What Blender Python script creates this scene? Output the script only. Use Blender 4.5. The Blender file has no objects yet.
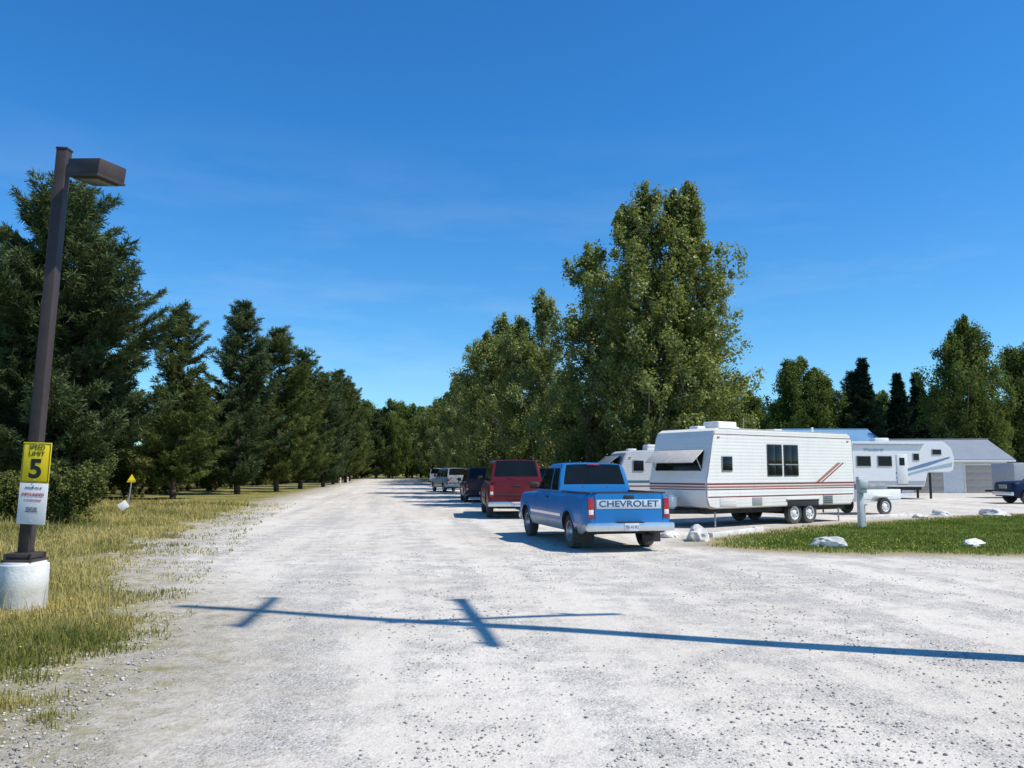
import bpy, bmesh, math, random
import numpy as np
from mathutils import Vector, Matrix, noise as mnoise
random.seed(7); rng=np.random.default_rng(7)
scene=bpy.context.scene
COL=scene.collection
SUN_EL=math.radians(53); SUN_AZ=math.radians(108.4)   # azimuth clockwise from +Y

# ------------------------------------------------------------------ materials
MATS={}
def new_mat(name):
    m=bpy.data.materials.new(name); m.use_nodes=True
    nt=m.node_tree; b=nt.nodes['Principled BSDF']
    return m,nt,b
def N(nt,t,**kw):
    n=nt.nodes.new(t)
    for k,v in kw.items():
        if k in n.inputs: n.inputs[k].default_value=v
        else: setattr(n,k,v)
    return n
def mixc(nt,fac,a,b,bt='MIX'):
    n=nt.nodes.new('ShaderNodeMix'); n.data_type='RGBA'; n.blend_type=bt
    for s,v in ((0,fac),(6,a),(7,b)):
        if hasattr(v,'is_output') or isinstance(v,bpy.types.NodeSocket): nt.links.new(v,n.inputs[s])
        else:
            n.inputs[s].default_value = v if s==0 else (*v[:3],1)
    return n.outputs[2]
def math_(nt,op,a,b=None,c=None,clamp=False):
    n=nt.nodes.new('ShaderNodeMath'); n.operation=op; n.use_clamp=clamp
    for i,v in enumerate((a,b,c)):
        if v is None: continue
        if isinstance(v,bpy.types.NodeSocket): nt.links.new(v,n.inputs[i])
        else: n.inputs[i].default_value=v
    return n.outputs[0]
def maprange(nt,v,a,b,c=0.0,d=1.0,smooth=False):
    n=nt.nodes.new('ShaderNodeMapRange'); n.clamp=True
    if smooth: n.interpolation_type='SMOOTHSTEP'
    nt.links.new(v,n.inputs[0])
    for i,x in enumerate((a,b,c,d)): n.inputs[i+1].default_value=x
    return n.outputs[0]
def noise_(nt,vec,scale,detail=4,rough=0.55):
    n=nt.nodes.new('ShaderNodeTexNoise'); n.inputs['Scale'].default_value=scale
    n.inputs['Detail'].default_value=detail; n.inputs['Roughness'].default_value=rough
    if vec is not None: nt.links.new(vec,n.inputs['Vector'])
    return n.outputs['Fac']
def simple(name,col,rough=0.5,metal=0.0,var=0.12,scale=6.0,coat=0.0,bump=0.0,dirt=None,spec=0.5):
    if name in MATS: return MATS[name]
    m,nt,b=new_mat(name)
    tc=N(nt,'ShaderNodeTexCoord').outputs['Object']
    nz=noise_(nt,tc,scale,5,0.6)
    f=maprange(nt,nz,0.3,0.7)
    lo=[c*(1-var) for c in col]; hi=[min(1,c*(1+var)) for c in col]
    c=mixc(nt,f,lo,hi)
    if dirt:
        sep=N(nt,'ShaderNodeSeparateXYZ'); nt.links.new(tc,sep.inputs[0])
        g=maprange(nt,sep.outputs[2],dirt[1],dirt[2],1.0,0.0)
        g=math_(nt,'MULTIPLY',g,maprange(nt,nz,0.2,0.75,0.25,0.9))
        c=mixc(nt,g,c,dirt[0])
    nt.links.new(c,b.inputs['Base Color'])
    b.inputs['Roughness'].default_value=rough; b.inputs['Metallic'].default_value=metal
    b.inputs['Coat Weight'].default_value=coat; b.inputs['Specular IOR Level'].default_value=spec
    if bump:
        bp=N(nt,'ShaderNodeBump'); bp.inputs['Strength'].default_value=bump; bp.inputs['Distance'].default_value=0.01
        nt.links.new(noise_(nt,tc,scale*5,4),bp.inputs['Height']); nt.links.new(bp.outputs[0],b.inputs['Normal'])
    MATS[name]=m; return m

def leaf_mat(name,dark,light,transl=0.25,gloss=0.0):
    m,nt,b=new_mat(name); nt.nodes.remove(b)
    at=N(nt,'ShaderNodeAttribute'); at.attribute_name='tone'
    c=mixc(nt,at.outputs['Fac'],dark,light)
    df=N(nt,'ShaderNodeBsdfDiffuse'); nt.links.new(c,df.inputs['Color']); out=df.outputs[0]
    if transl>0:
        tr=N(nt,'ShaderNodeBsdfTranslucent'); nt.links.new(mixc(nt,0.5,c,(light[0]*1.4,light[1]*1.3,light[2]*0.6)),tr.inputs['Color'])
        mx=N(nt,'ShaderNodeMixShader'); mx.inputs[0].default_value=transl
        nt.links.new(out,mx.inputs[1]); nt.links.new(tr.outputs[0],mx.inputs[2]); out=mx.outputs[0]
    if gloss:
        gl=N(nt,'ShaderNodeBsdfGlossy'); gl.inputs['Roughness'].default_value=0.42; gl.inputs['Color'].default_value=(1,1,0.9,1)
        m2=N(nt,'ShaderNodeMixShader'); m2.inputs[0].default_value=gloss
        nt.links.new(out,m2.inputs[1]); nt.links.new(gl.outputs[0],m2.inputs[2]); out=m2.outputs[0]
    nt.links.new(out,nt.nodes['Material Output'].inputs[0])
    MATS[name]=m; return m

# ------------------------------------------------------------------ mesh helpers
def link(o,parent=None):
    COL.objects.link(o)
    if parent is not None: o.parent=parent
    return o
def empty(name,loc=(0,0,0),rz=0.0,scale=1.0):
    e=bpy.data.objects.new(name,None); e.location=loc; e.rotation_euler=(0,0,rz); e.scale=(scale,)*3
    e.empty_display_size=0.3
    COL.objects.link(e); return e
def smooth(me,ang=35):
    me.polygons.foreach_set('use_smooth',[True]*len(me.polygons))
    me.set_sharp_from_angle(angle=math.radians(ang))
def np_mesh(name,verts,faces,mats,tone=None,matidx=None,tri=None):
    me=bpy.data.meshes.new(name)
    verts=np.asarray(verts,dtype=np.float32); faces=np.asarray(faces,dtype=np.int32)
    k=faces.shape[1]; nf=len(faces)
    me.vertices.add(len(verts)); me.vertices.foreach_set('co',verts.ravel())
    me.loops.add(nf*k); me.loops.foreach_set('vertex_index',faces.ravel())
    me.polygons.add(nf)
    me.polygons.foreach_set('loop_start',np.arange(0,nf*k,k,dtype=np.int32))
    me.polygons.foreach_set('loop_total',np.full(nf,k,dtype=np.int32))
    if matidx is not None: me.polygons.foreach_set('material_index',np.asarray(matidx,dtype=np.int32))
    if tone is not None:
        a=me.attributes.new('tone','FLOAT','FACE'); a.data.foreach_set('value',np.asarray(tone,dtype=np.float32))
    for m in mats: me.materials.append(m)
    me.update(calc_edges=True); me.validate(); return me
def bm_obj(name,bm,mat,parent,ang=35,sm=True):
    me=bpy.data.meshes.new(name); bmesh.ops.recalc_face_normals(bm,faces=bm.faces)
    bm.to_mesh(me); bm.free()
    for m in (mat if isinstance(mat,(list,tuple)) else [mat]): me.materials.append(m)
    if sm: smooth(me,ang)
    return link(bpy.data.objects.new(name,me),parent)
def box(name,parent,size,loc,mat,bevel=0.0,rot=(0,0,0),seg=2):
    bm=bmesh.new(); bmesh.ops.create_cube(bm,size=1)
    bmesh.ops.scale(bm,vec=size,verts=bm.verts)
    if bevel: bmesh.ops.bevel(bm,geom=bm.edges[:],offset=bevel,segments=seg,affect='EDGES',profile=0.5)
    o=bm_obj(name,bm,mat,parent,40); o.location=loc; o.rotation_euler=rot; return o
def cyl(name,parent,r,depth,loc,mat,rot=(0,0,0),seg=20,r2=None,bevel=0):
    bm=bmesh.new(); bmesh.ops.create_cone(bm,cap_ends=True,segments=seg,radius1=r,radius2=r if r2 is None else r2,depth=depth)
    if bevel:
        es=[e for e in bm.edges if abs(e.verts[0].co.z-e.verts[1].co.z)<1e-5]
        bmesh.ops.bevel(bm,geom=es,offset=bevel,segments=2,affect='EDGES')
    o=bm_obj(name,bm,mat,parent,40); o.location=loc; o.rotation_euler=rot; return o
def lathe(name,parent,prof,mat,loc,seg=32,side=1):
    bm=bmesh.new(); rings=[]
    for (y,r) in prof:
        rings.append([bm.verts.new((r*math.cos(2*math.pi*i/seg),y*side,r*math.sin(2*math.pi*i/seg))) for i in range(seg)])
    for a,b in zip(rings[:-1],rings[1:]):
        for i in range(seg):
            bm.faces.new((a[i],a[(i+1)%seg],b[(i+1)%seg],b[i]))
    bmesh.ops.remove_doubles(bm,verts=bm.verts,dist=0.0001)
    o=bm_obj(name,bm,mat,parent,30); o.location=loc; return o
def loft(name,parent,xs,section,mats,matfn=None,ang=35):
    bm=bmesh.new(); rings=[]
    for x in xs:
        h=section(x); m=len(h)
        pts=list(h)+[(-y,z) for (y,z) in h[m-2:0:-1]]
        rings.append([bm.verts.new((x,y,z)) for (y,z) in pts])
    n=len(rings[0])
    for i in range(len(xs)-1):
        for j in range(n):
            q=(rings[i][j],rings[i][(j+1)%n],rings[i+1][(j+1)%n],rings[i+1][j])
            f=bm.faces.new(q)
            if matfn:
                jj=j if j<m-1 else n-1-j
                zc=sum(v.co.z for v in q)/4
                f.material_index=matfn(0.5*(xs[i]+xs[i+1]),jj,zc)
    bm.faces.new(rings[0]); bm.faces.new(rings[-1])
    return bm_obj(name,bm,mats,parent,ang)
def mapped(name,parent,quad,yfn,side,off,mat,nx=8,nz=5):
    bm=bmesh.new(); g=[]
    for j in range(nz+1):
        row=[]
        for i in range(nx+1):
            s=i/nx;t=j/nz
            x=(1-s)*(1-t)*quad[0][0]+s*(1-t)*quad[1][0]+s*t*quad[2][0]+(1-s)*t*quad[3][0]
            z=(1-s)*(1-t)*quad[0][1]+s*(1-t)*quad[1][1]+s*t*quad[2][1]+(1-s)*t*quad[3][1]
            row.append(bm.verts.new((x,side*(yfn(x,z)+off),z)))
        g.append(row)
    for j in range(nz):
        for i in range(nx): bm.faces.new((g[j][i],g[j][i+1],g[j+1][i+1],g[j+1][i]))
    return bm_obj(name,bm,mat,parent,40)
def text(name,parent,body,size,loc,mat,rotm,ext=0.004,sx=1.0,bold=0.0):
    cu=bpy.data.curves.new(name,'FONT'); cu.body=body; cu.size=size; cu.extrude=ext; cu.offset=bold
    cu.align_x='CENTER'; cu.align_y='CENTER'; cu.materials.append(mat)
    o=bpy.data.objects.new(name,cu); link(o,parent); o.location=loc
    o.rotation_euler=rotm; o.scale=(sx,1,1); return o
REAR=Matrix(((0,0,-1),(-1,0,0),(0,1,0))).to_euler()
# ------------------------------------------------------------------ common materials
RUB=simple('tyre_rubber',(0.025,0.025,0.025),0.85,var=0.3,scale=20,bump=0.2,dirt=((0.2,0.18,0.15),-0.4,0.1))
CHR=simple('chrome_bumper',(0.66,0.69,0.72),0.28,0.85,var=0.06,scale=9)
ALU=simple('wheel_alloy',(0.42,0.42,0.43),0.35,0.8,var=0.15)
BLK=simple('black_plastic',(0.02,0.02,0.022),0.6,var=0.2)
UND=simple('underbody_metal',(0.03,0.028,0.026),0.85,var=0.3)
RED=simple('tail_light_red',(0.35,0.01,0.01),0.2,coat=0.5)
AMB=simple('marker_amber',(0.6,0.22,0.02),0.3)
WLT=simple('lamp_clear',(0.7,0.7,0.7),0.15)
GLS=simple('vehicle_glass',(0.010,0.013,0.014),rough=0.08,var=0.2,scale=1.5,spec=0.22)
PLT=simple('licence_plate_white',(0.6,0.62,0.65),0.5)
WHT=simple('white_enamel',(0.76,0.76,0.73),0.4,var=0.05)

def wheel(parent,x,y,r=0.37,w=0.24,side=1,alloy=ALU):
    e=bpy.data.objects.new('wheel',None); link(e,parent); e.location=(x,y,r)
    h=w/2
    lathe('tyre',e,[(-h*0.6,r*0.6),(-h*.95,r*0.68),(-h,r*0.82),(-h*0.8,r*0.96),(-h*0.45,r),(h*0.45,r),(h*0.8,r*0.96),(h,r*0.82),(h*.95,r*0.68),(h*0.72,r*0.60)],RUB,(0,0,0),side=side)
    lathe('rim',e,[(h*0.74,r*0.62),(h*0.84,r*0.60),(h*0.8,r*0.56),(h*0.4,r*0.52),(h*0.35,r*0.36),(h*0.62,r*0.26),(h*0.8,r*0.17),(h*0.86,r*0.12),(h*0.86,0.0001)],alloy,(0,0,0),side=side)
    for i in range(8):
        a=i*math.pi/4
        cyl('rim_slot',e,r*0.065,0.01,(r*0.44*math.cos(a),side*(h*0.385+0.004),r*0.44*math.sin(a)),BLK,rot=(math.pi/2,0,0),seg=10)
    lathe('inner_disc',e,[(-h*0.3,r*0.6),(-h*0.3,0.0001)],UND,(0,0,0),side=side)
    return e

def vehicle(name,loc,heading,kind,paint,paint2=None,S=None):
    """rear centre sits at loc. x forward."""
    P=dict(L=5.5,W=1.95,H=1.80,belt=1.2,rocker=0.36,wr=0.37,xr=1.15,xf=4.72,hood=1.10,cowl=4.0,
           g0=2.08,g0t=2.24,g1t=3.32,g1=4.02,taper=0.13,bed=None,split=0.62)
    if kind=='pickup': P.update(bed=(0.09,2.02))
    if kind=='suv': P.update(g0=0.06,g0t=0.24,H=1.92)
    if kind=='van': P.update(L=5.1,g0=0.05,g0t=0.14,g1t=3.75,g1=4.55,cowl=4.5,H=2.0,xf=4.2,xr=1.0,belt=1.22,hood=1.05)
    if kind=='minivan': P.update(L=4.7,W=1.85,g0=0.05,g0t=0.32,g1t=2.9,g1=3.85,cowl=3.8,H=1.72,belt=1.05,hood=0.92,xf=3.8,xr=0.95,wr=0.33,rocker=.3)
    if S: P.update(S)
    L,W,H,belt=P['L'],P['W'],P['H'],P['belt']
    e=empty(name,loc,heading)
    def wl(x,z):
        w=W/2
        zm=0.72; d=(z-zm)
        w-= 0.10*d*d/(0.5*0.5) if d>0 else 0.16*d*d/(0.4*0.4)*0.6
        r=0.22; dx=max(0.0,min(x,L-x))
        if dx<r: w-= (r-math.sqrt(max(0,r*r-(r-dx)**2)))*0.8
        rr=0.05; dz=max(0.0,zt(x)-z)
        if dz<rr: w-= rr-math.sqrt(max(0,rr*rr-(rr-dz)**2))
        for xc in (P['xr'],P['xf']):
            dd=math.hypot(x-xc,z-P['wr'])
            if dd<P['wr']+0.13: w+=0.018
        return w
    def zb(x):
        z=P['rocker']
        if x<0.35: z=P['rocker']+0.12*(1-x/0.35)
        for xc in (P['xr'],P['xf']):
            R=P['wr']+0.075; d=abs(x-xc)
            if d<R: z=max(z,P['wr']+math.sqrt(R*R-d*d))
        return z
    def zt(x):
        if x<=P['cowl']: return belt
        t=(x-P['cowl'])/(L-P['cowl'])
        return belt-0.02-(belt-0.02-P['hood'])*t - (0.06*max(0,(t-0.85)/0.15)**2)
    bed=P['bed']
    def sec(x):
        b=zb(x); t=zt(x); h=[(0,b)]
        K=12
        for k in range(K+1):
            s=k/K
            z=b+(t-b)*s; h.append((wl(x,z),z))
        ww=h[-1][0]
        if bed and bed[0]<x<bed[1]:
            h+= [(ww-0.06,t),(ww-0.075,0.72),(ww*0.5,0.72),(0,0.72)]
        else:
            c=0.03 if x>P['cowl'] else 0
            h+= [(ww-0.06,t+c*.2),(ww*0.8,t+c*.5),(ww*0.5,t+c),(0,t+c*1.15)]
        return h
    xs=set([0,0.01,0.03,0.06,0.1,0.15,0.22,L,L-0.01,L-0.03,L-0.06,L-0.1,L-0.15,L-0.22])
    x=0.28
    while x<L-0.25: xs.add(round(x,4)); x+=0.07
    for xc in (P['xr'],P['xf']):
        R=P['wr']+0.075
        for k in range(25):
            a=math.pi*k/24; xs.add(round(xc+R*math.cos(a),4))
    if bed:
        for b in bed: xs.update([b-0.0005,b+0.0005])
    xs=sorted(xs)
    mats=[paint,paint2 or paint,BLK,UND]
    def mf(x,jj,z):
        if jj==0: return 3
        if bed and jj>=14 and bed[0]<x<bed[1]: return 2
        if paint2 and z<P['split']: return 1
        return 0
    loft('body',e,xs,sec,mats,mf,38)
    g0,g0t,g1t,g1=P['g0'],P['g0t'],P['g1t'],P['g1']
    def zr(x):
        if x<g0t: t=(x-g0)/(g0t-g0); return belt+0.002+(H-0.04-belt)*t
        if x>g1t: t=(g1-x)/(g1-g1t); return belt+0.002+(H-0.04-belt)*t
        u=(x-g0t)/(g1t-g0t); return H-0.04+0.04*max(0.0,math.sin(math.pi*min(1,max(0,u))))**0.5
    def wg(x,z):
        t=max(0.0,(z-belt)/(H-belt))
        base=W/2-0.105
        w=base-P['taper']*t**1.3
        rr=0.07; dz=max(0.0,zr(x)-z)
        if dz<rr and zr(x)-belt>0.1: w-=0.7*(rr-math.sqrt(max(0,rr*rr-(rr-dz)**2)))
        return w
    def gsec(x):
        t=zr(x); h=[(0,belt-0.02)]
        for k in range(9):
            z=belt-0.02+(t-belt+0.02)*k/8; h.append((wg(x,z),z))
        ww=h[-1][0]; cr=0.03*(t-belt)/(H-belt)
        h+= [(ww-0.05,t+cr*.3),(ww*0.6,t+cr*.8),(0,t+cr)]
        return h
    gx=[g0]+[g0+(g0t-g0)*k/4 for k in range(1,5)]+[g0t+(g1t-g0t)*k/16 for k in range(1,16)]+[g1t+(g1-g1t)*k/6 for k in range(7)]
    gx=sorted(set(gx))
    def gm(x,jj,z):
        if jj>=10 and (g0+ (g0t-g0)*0.13<x<g0t-(g0t-g0)*0.1): return 1
        if jj>=10 and x>g1t and x<g1-0.02: return 1
        return 0
    loft('cabin',e,gx,gsec,[paint,GLS],gm,30)
    z0=belt+0.03; z1=H-0.11
    fr=lambda z:(z-belt)/(H-0.04-belt)
    def edge0(z): return g0+(g0t-g0)*fr(z)+0.09
    def edge1(z): return g1-(g1-g1t)*fr(z)-0.10
    cuts={'pickup':[2.75],'suv':[1.35,2.45],'van':[1.5,2.9],'minivan':[1.15,2.2]}[kind]
    for s in (1,-1):
        b=[None]+cuts+[None]
        for i in range(len(b)-1):
            l0=edge0(z0) if b[i] is None else b[i]+0.04
            l1=edge0(z1) if b[i] is None else b[i]+0.04
            r0=edge1(z0) if b[i+1] is None else b[i+1]-0.04
            r1=edge1(z1) if b[i+1] is None else b[i+1]-0.04
            mapped('side_window',e,[(l0,z0),(r0,z0),(r1,z1),(l1,z1)],wg,s,0.004,GLS,6,5)
        for c in cuts+[g1-0.12]:
            mapped('door_seam',e,[(c-0.006,0.45),(c+0.006,0.45),(c+0.006,belt-0.03),(c-0.006,belt-0.03)],wl,s,0.003,BLK,1,8)
        for c in cuts[-1:]:
            box('door_handle',e,(0.16,0.03,0.035),(c+0.14,s*(wl(c+.14,belt-0.12)+0.012),belt-0.14),BLK,0.01)
        mapped('side_moulding',e,[(P['xr']+0.5,0.66),(P['xf']-0.5,0.66),(P['xf']-0.5,0.72),(P['xr']+0.5,0.72)],wl,s,0.012,BLK if not paint2 else CHR,10,1)
        box('side_mirror',e,(0.10,0.20,0.17),(g1-0.30,s*(W/2+0.08),belt+0.12),BLK,0.03)
        box('mirror_arm',e,(0.04,0.14,0.03),(g1-0.30,s*(W/2-0.03),belt+0.05),BLK,0.006)
        box('tail_light',e,(0.05,0.13 if kind!='van' else 0.1,0.40),(0.012,s*(W/2-0.145),belt-0.30),RED,0.012)
        box('tail_light_lens',e,(0.01,0.10,0.10),(-0.017,s*(W/2-0.145),belt-0.38),WLT,0.003)
        box('head_light',e,(0.05,0.34,0.18),(L-0.028,s*(W/2-0.36),P['hood']-0.22),WLT,0.015)
        for xc in (P['xr'],P['xf']): wheel(e,xc,s*(W/2-0.145),P['wr'],0.24,s)
        if kind=='pickup': box('mud_flap',e,(0.015,0.42,0.34),(P['xr']-0.52,s*(W/2-0.22),0.32),BLK)
    box('grille',e,(0.04,W-1.15,0.22),(L-0.02,0,P['hood']-0.22),CHR,0.01)
    for k in range(3): box('grille_slot',e,(0.02,W-1.25,0.03),(L+0.003,0,P['hood']-0.29+0.07*k),BLK)
    box('front_bumper',e,(0.16,W-0.06,0.2),(L+0.03,0,0.52),CHR,0.04)
    box('rear_bumper',e,(0.16,W-0.04,0.17),(-0.065,0,0.52),CHR if kind in('pickup','suv') else BLK,0.03)
    box('bumper_step',e,(0.12,0.56,0.02),(-0.075,0,0.615),BLK)
    box('licence_plate',e,(0.01,0.31,0.16),(-0.152,0,0.52),PLT,0.002)
    text('plate_number',e,'7B 4182',0.09,(-0.159,0,0.52),simple('plate_ink',(0.03,0.05,0.2),0.5),REAR,0.001)
    box('underbody',e,(L-0.9,W-0.75,0.2),(L/2,0,0.44),UND,0.02)
    cyl('rear_axle',e,0.05,W-0.5,(P['xr'],0,P['wr']),UND,rot=(math.pi/2,0,0))
    cyl('exhaust_pipe',e,0.03,0.5,(0.25,-0.55,0.34),UND,rot=(0,math.pi/2,0))
    if kind=='pickup':
        for s in (1,-1):
            box('tailgate_seam',e,(0.006,0.012,0.52),(-0.002,s*(W/2-0.225),belt-0.29),BLK)
            box('bed_side_rail',e,(1.95,0.07,0.03),(1.05,s*(W/2-0.15),belt+0.012),BLK,0.008)
            box('rear_window_frame',e,(0.012,0.02,0.42),(g0+0.085,s*0.3,belt+0.28),BLK,rot=(0,math.radians(17),0))
        box('tailgate_top_rail',e,(0.06,W-0.40,0.035),(0.03,0,belt+0.014),BLK,0.008)
        box('tailgate_handle',e,(0.02,0.22,0.07),(-0.009,0,belt-0.07),BLK,0.008)
        box('high_brake_light',e,(0.02,0.3,0.03),(g0t-0.02,0,H-0.03),RED,0.004)
    else:
        box('tailgate_handle',e,(0.02,0.3,0.05),(-0.006,0,belt-0.12),BLK,0.008)
        box('tailgate_trim',e,(0.012,W-0.5,0.05),(-0.004,0,belt-0.45),BLK,0.004)
        box('tailgate_seam',e,(0.006,0.012,0.6),(-0.002,0,belt-0.34),BLK)
        for s in (1,-1):
            box('roof_rail',e,(g1t-g0t-0.5,0.03,0.03),((g0t+g1t)/2,s*(W/2-0.38),H+0.065),BLK,0.01)
            for k in range(4): box('roof_rail_foot',e,(0.06,0.03,0.05),(g0t+0.3+k*(g1t-g0t-0.6)/3,s*(W/2-0.38),H+0.03),BLK)
        box('rear_wiper',e,(0.015,0.5,0.015),(g0+0.02,0.05,belt+0.09),BLK,rot=(math.radians(12),0,0))
    return e

def paintm(name,col,coat=0.12,metal=0.0,rough=0.38):
    return simple(name,col,rough,metal,var=0.06,scale=2,coat=coat,spec=0.35,dirt=((0.20,0.18,0.15),0.2,0.65))

# ------------------------------------------------------------------ ground
ROAD_L=[(-3.6,-30),(-3.0,0),(-3.17,5.3),(-3.55,7.4),(-4.2,10.8),(-5.5,15.7),(-10.4,41),(-19.2,102),(-33.5,200),(-60,380)]
LAWN=[(3.9,18.6),(5,17.0),(7,16.3),(10,16.0),(14,15.6),(26,15),(26,33.5),(20.6,33),(16.5,31),(12.8,28.6),(9.5,26.2),(7,23.6),(4.6,20.8)]
STRIP=[(4.2,33),(10,34),(9.5,50),(4,75),(-2,110),(-6,150),(-10,190),(-22,190),(-13,130),(-7,95),(-1.5,62),(2,45)]
def shoulder(y): return np.interp(y,[4,9.5,11.5,14.5,25,42,100],[0.0,0.05,0.8,2.0,2.6,2.6,2.6])
def seg_dist(px,py,a,b):
    ax,ay=a;bx,by=b; dx,dy=bx-ax,by-ay
    t=np.clip(((px-ax)*dx+(py-ay)*dy)/(dx*dx+dy*dy),0,1)
    return np.hypot(px-ax-t*dx,py-ay-t*dy)
def poly_sdf(px,py,poly):
    d=np.full(px.shape,1e9); inside=np.zeros(px.shape,bool)
    for i in range(len(poly)):
        a=poly[i];b=poly[(i+1)%len(poly)]
        d=np.minimum(d,seg_dist(px,py,a,b))
        c=((a[1]>py)!=(b[1]>py)) & (px<(b[0]-a[0])*(py-a[1])/((b[1]-a[1])+1e-12)+a[0])
        inside^=c
    return np.where(inside,d,-d)
def left_d(px,py):
    ys=np.array([p[1] for p in ROAD_L]); xs=np.array([p[0] for p in ROAD_L])
    return (np.interp(py,ys,xs)-px)
def grass_sdf(px,py):
    a=left_d(px,py)*0.97
    b=poly_sdf(px,py,LAWN); c=poly_sdf(px,py,STRIP)
    far=np.maximum(py-205, px-62)
    far=np.maximum(far, (py-82)*0.7-np.where(px>12,0,1e3))
    return a,np.maximum(np.maximum(b,c),far)

def ground_group():
    g=bpy.data.node_groups.new('grass_colour','ShaderNodeTree')
    g.interface.new_socket('Color',in_out='OUTPUT',socket_type='NodeSocketColor')
    g.interface.new_socket('Height',in_out='OUTPUT',socket_type='NodeSocketFloat')
    out=g.nodes.new('NodeGroupOutput')
    geo=g.nodes.new('ShaderNodeNewGeometry').outputs['Position']
    n1=noise_(g,geo,0.35,4); n2=noise_(g,geo,3.0,4,0.65); n3=noise_(g,geo,28.0,3,0.7)
    c=mixc(g,maprange(g,n1,0.35,0.65),(0.22,0.20,0.06),(0.38,0.32,0.13))
    c=mixc(g,maprange(g,n2,0.45,0.75),c,(0.13,0.155,0.035))
    c=mixc(g,maprange(g,n3,0.3,0.75,0,0.55),c,(0.07,0.065,0.025))
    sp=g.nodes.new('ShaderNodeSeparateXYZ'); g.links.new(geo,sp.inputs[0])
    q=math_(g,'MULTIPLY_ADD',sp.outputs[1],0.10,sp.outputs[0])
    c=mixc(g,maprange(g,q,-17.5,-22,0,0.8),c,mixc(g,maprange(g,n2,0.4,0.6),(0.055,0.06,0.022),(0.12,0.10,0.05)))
    g.links.new(c,out.inputs['Color']); g.links.new(n3,out.inputs['Height'])
    return g
GG=ground_group()
def to_diffuse(nt,b,col,nrm):
    df=N(nt,'ShaderNodeBsdfDiffuse'); nt.links.new(col,df.inputs['Color']); nt.links.new(nrm,df.inputs['Normal'])
    nt.links.new(df.outputs[0],nt.nodes['Material Output'].inputs[0]); nt.nodes.remove(b)
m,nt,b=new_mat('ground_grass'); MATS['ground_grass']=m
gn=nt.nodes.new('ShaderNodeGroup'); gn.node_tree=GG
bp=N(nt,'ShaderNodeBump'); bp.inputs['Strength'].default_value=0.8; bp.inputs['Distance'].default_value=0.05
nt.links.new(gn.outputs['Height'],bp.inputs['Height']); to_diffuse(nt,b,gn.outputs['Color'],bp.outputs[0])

m,nt,b=new_mat('gravel_surface'); MATS['gravel_surface']=m
gn=nt.nodes.new('ShaderNodeGroup'); gn.node_tree=GG
geo=nt.nodes.new('ShaderNodeNewGeometry').outputs['Position']
aL=N(nt,'ShaderNodeAttribute'); aL.attribute_name='left_edge'
aR=N(nt,'ShaderNodeAttribute'); aR.attribute_name='lawn_edge'
sp=N(nt,'ShaderNodeSeparateXYZ'); nt.links.new(geo,sp.inputs[0])
xx=math_(nt,'MULTIPLY_ADD',sp.outputs[1],0.135,sp.outputs[0])
cb=N(nt,'ShaderNodeCombineXYZ'); nt.links.new(xx,cb.inputs[0]); nt.links.new(math_(nt,'MULTIPLY',sp.outputs[1],0.06),cb.inputs[1])
streak=noise_(nt,cb.outputs[0],1.0,5,0.6)
big=noise_(nt,geo,0.25,5,0.6); mid=noise_(nt,geo,1.7,6,0.7); fine=noise_(nt,geo,20,5,0.75)
v=N(nt,'ShaderNodeTexVoronoi'); v.inputs['Scale'].default_value=55; nt.links.new(geo,v.inputs['Vector'])
v2=N(nt,'ShaderNodeTexVoronoi'); v2.inputs['Scale'].default_value=24; nt.links.new(geo,v2.inputs['Vector'])
sv=N(nt,'ShaderNodeSeparateColor'); nt.links.new(v.outputs['Color'],sv.inputs[0])
sv2=N(nt,'ShaderNodeSeparateColor'); nt.links.new(v2.outputs['Color'],sv2.inputs[0])
loose=math_(nt,'ADD',math_(nt,'MULTIPLY',streak,0.5),math_(nt,'MULTIPLY',mid,0.5))
loose=maprange(nt,loose,0.45,0.59,0.0,1.0,True)
c=mixc(nt,maprange(nt,big,0.35,0.65),(0.63,0.565,0.475),(0.75,0.69,0.60))
c=mixc(nt,maprange(nt,mid,0.5,0.75,0,0.4),c,(0.52,0.465,0.39))
c=mixc(nt,math_(nt,'MULTIPLY',loose,0.72),c,(0.48,0.45,0.405))
g1=math_(nt,'MULTIPLY',maprange(nt,sv.outputs[0],0.5,1.0,0,0.75),maprange(nt,loose,0,1,0.22,1))
c=mixc(nt,g1,c,(0.27,0.26,0.245))
g2=math_(nt,'MULTIPLY',maprange(nt,sv.outputs[1],0.7,1.0,0,0.7),maprange(nt,loose,0,1,0.3,1))
c=mixc(nt,g2,c,(0.80,0.76,0.70))
stonemask=math_(nt,'MULTIPLY',maprange(nt,sv2.outputs[0],0.74,0.80),maprange(nt,v2.outputs['Distance'],0.45,0.3))
stonemask=math_(nt,'MULTIPLY',stonemask,maprange(nt,loose,0,1,0.15,0.9))
c=mixc(nt,math_(nt,'MULTIPLY',stonemask,0.7),c,mixc(nt,sv2.outputs[1],(0.22,0.21,0.195),(0.62,0.585,0.54)))
c=mixc(nt,maprange(nt,fine,0.33,0.62,0.30,0.0),c,(0.33,0.30,0.255))
nm=math_(nt,'MULTIPLY_ADD',noise_(nt,geo,0.9,5,0.7),3.0,-1.5)
nm2=math_(nt,'MULTIPLY_ADD',noise_(nt,geo,6,4,0.7),2.4,-1.2)
nn=math_(nt,'ADD',nm,nm2)
sd=math_(nt,'ADD',aL.outputs['Fac'],nn)
sdl=math_(nt,'ADD',aR.outputs['Fac'],math_(nt,'MULTIPLY',nn,0.35))
dirtf=math_(nt,'MAXIMUM',maprange(nt,sd,-2.2,-0.7,0,0.7),maprange(nt,sdl,-0.7,0.2,0,0.9))
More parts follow.
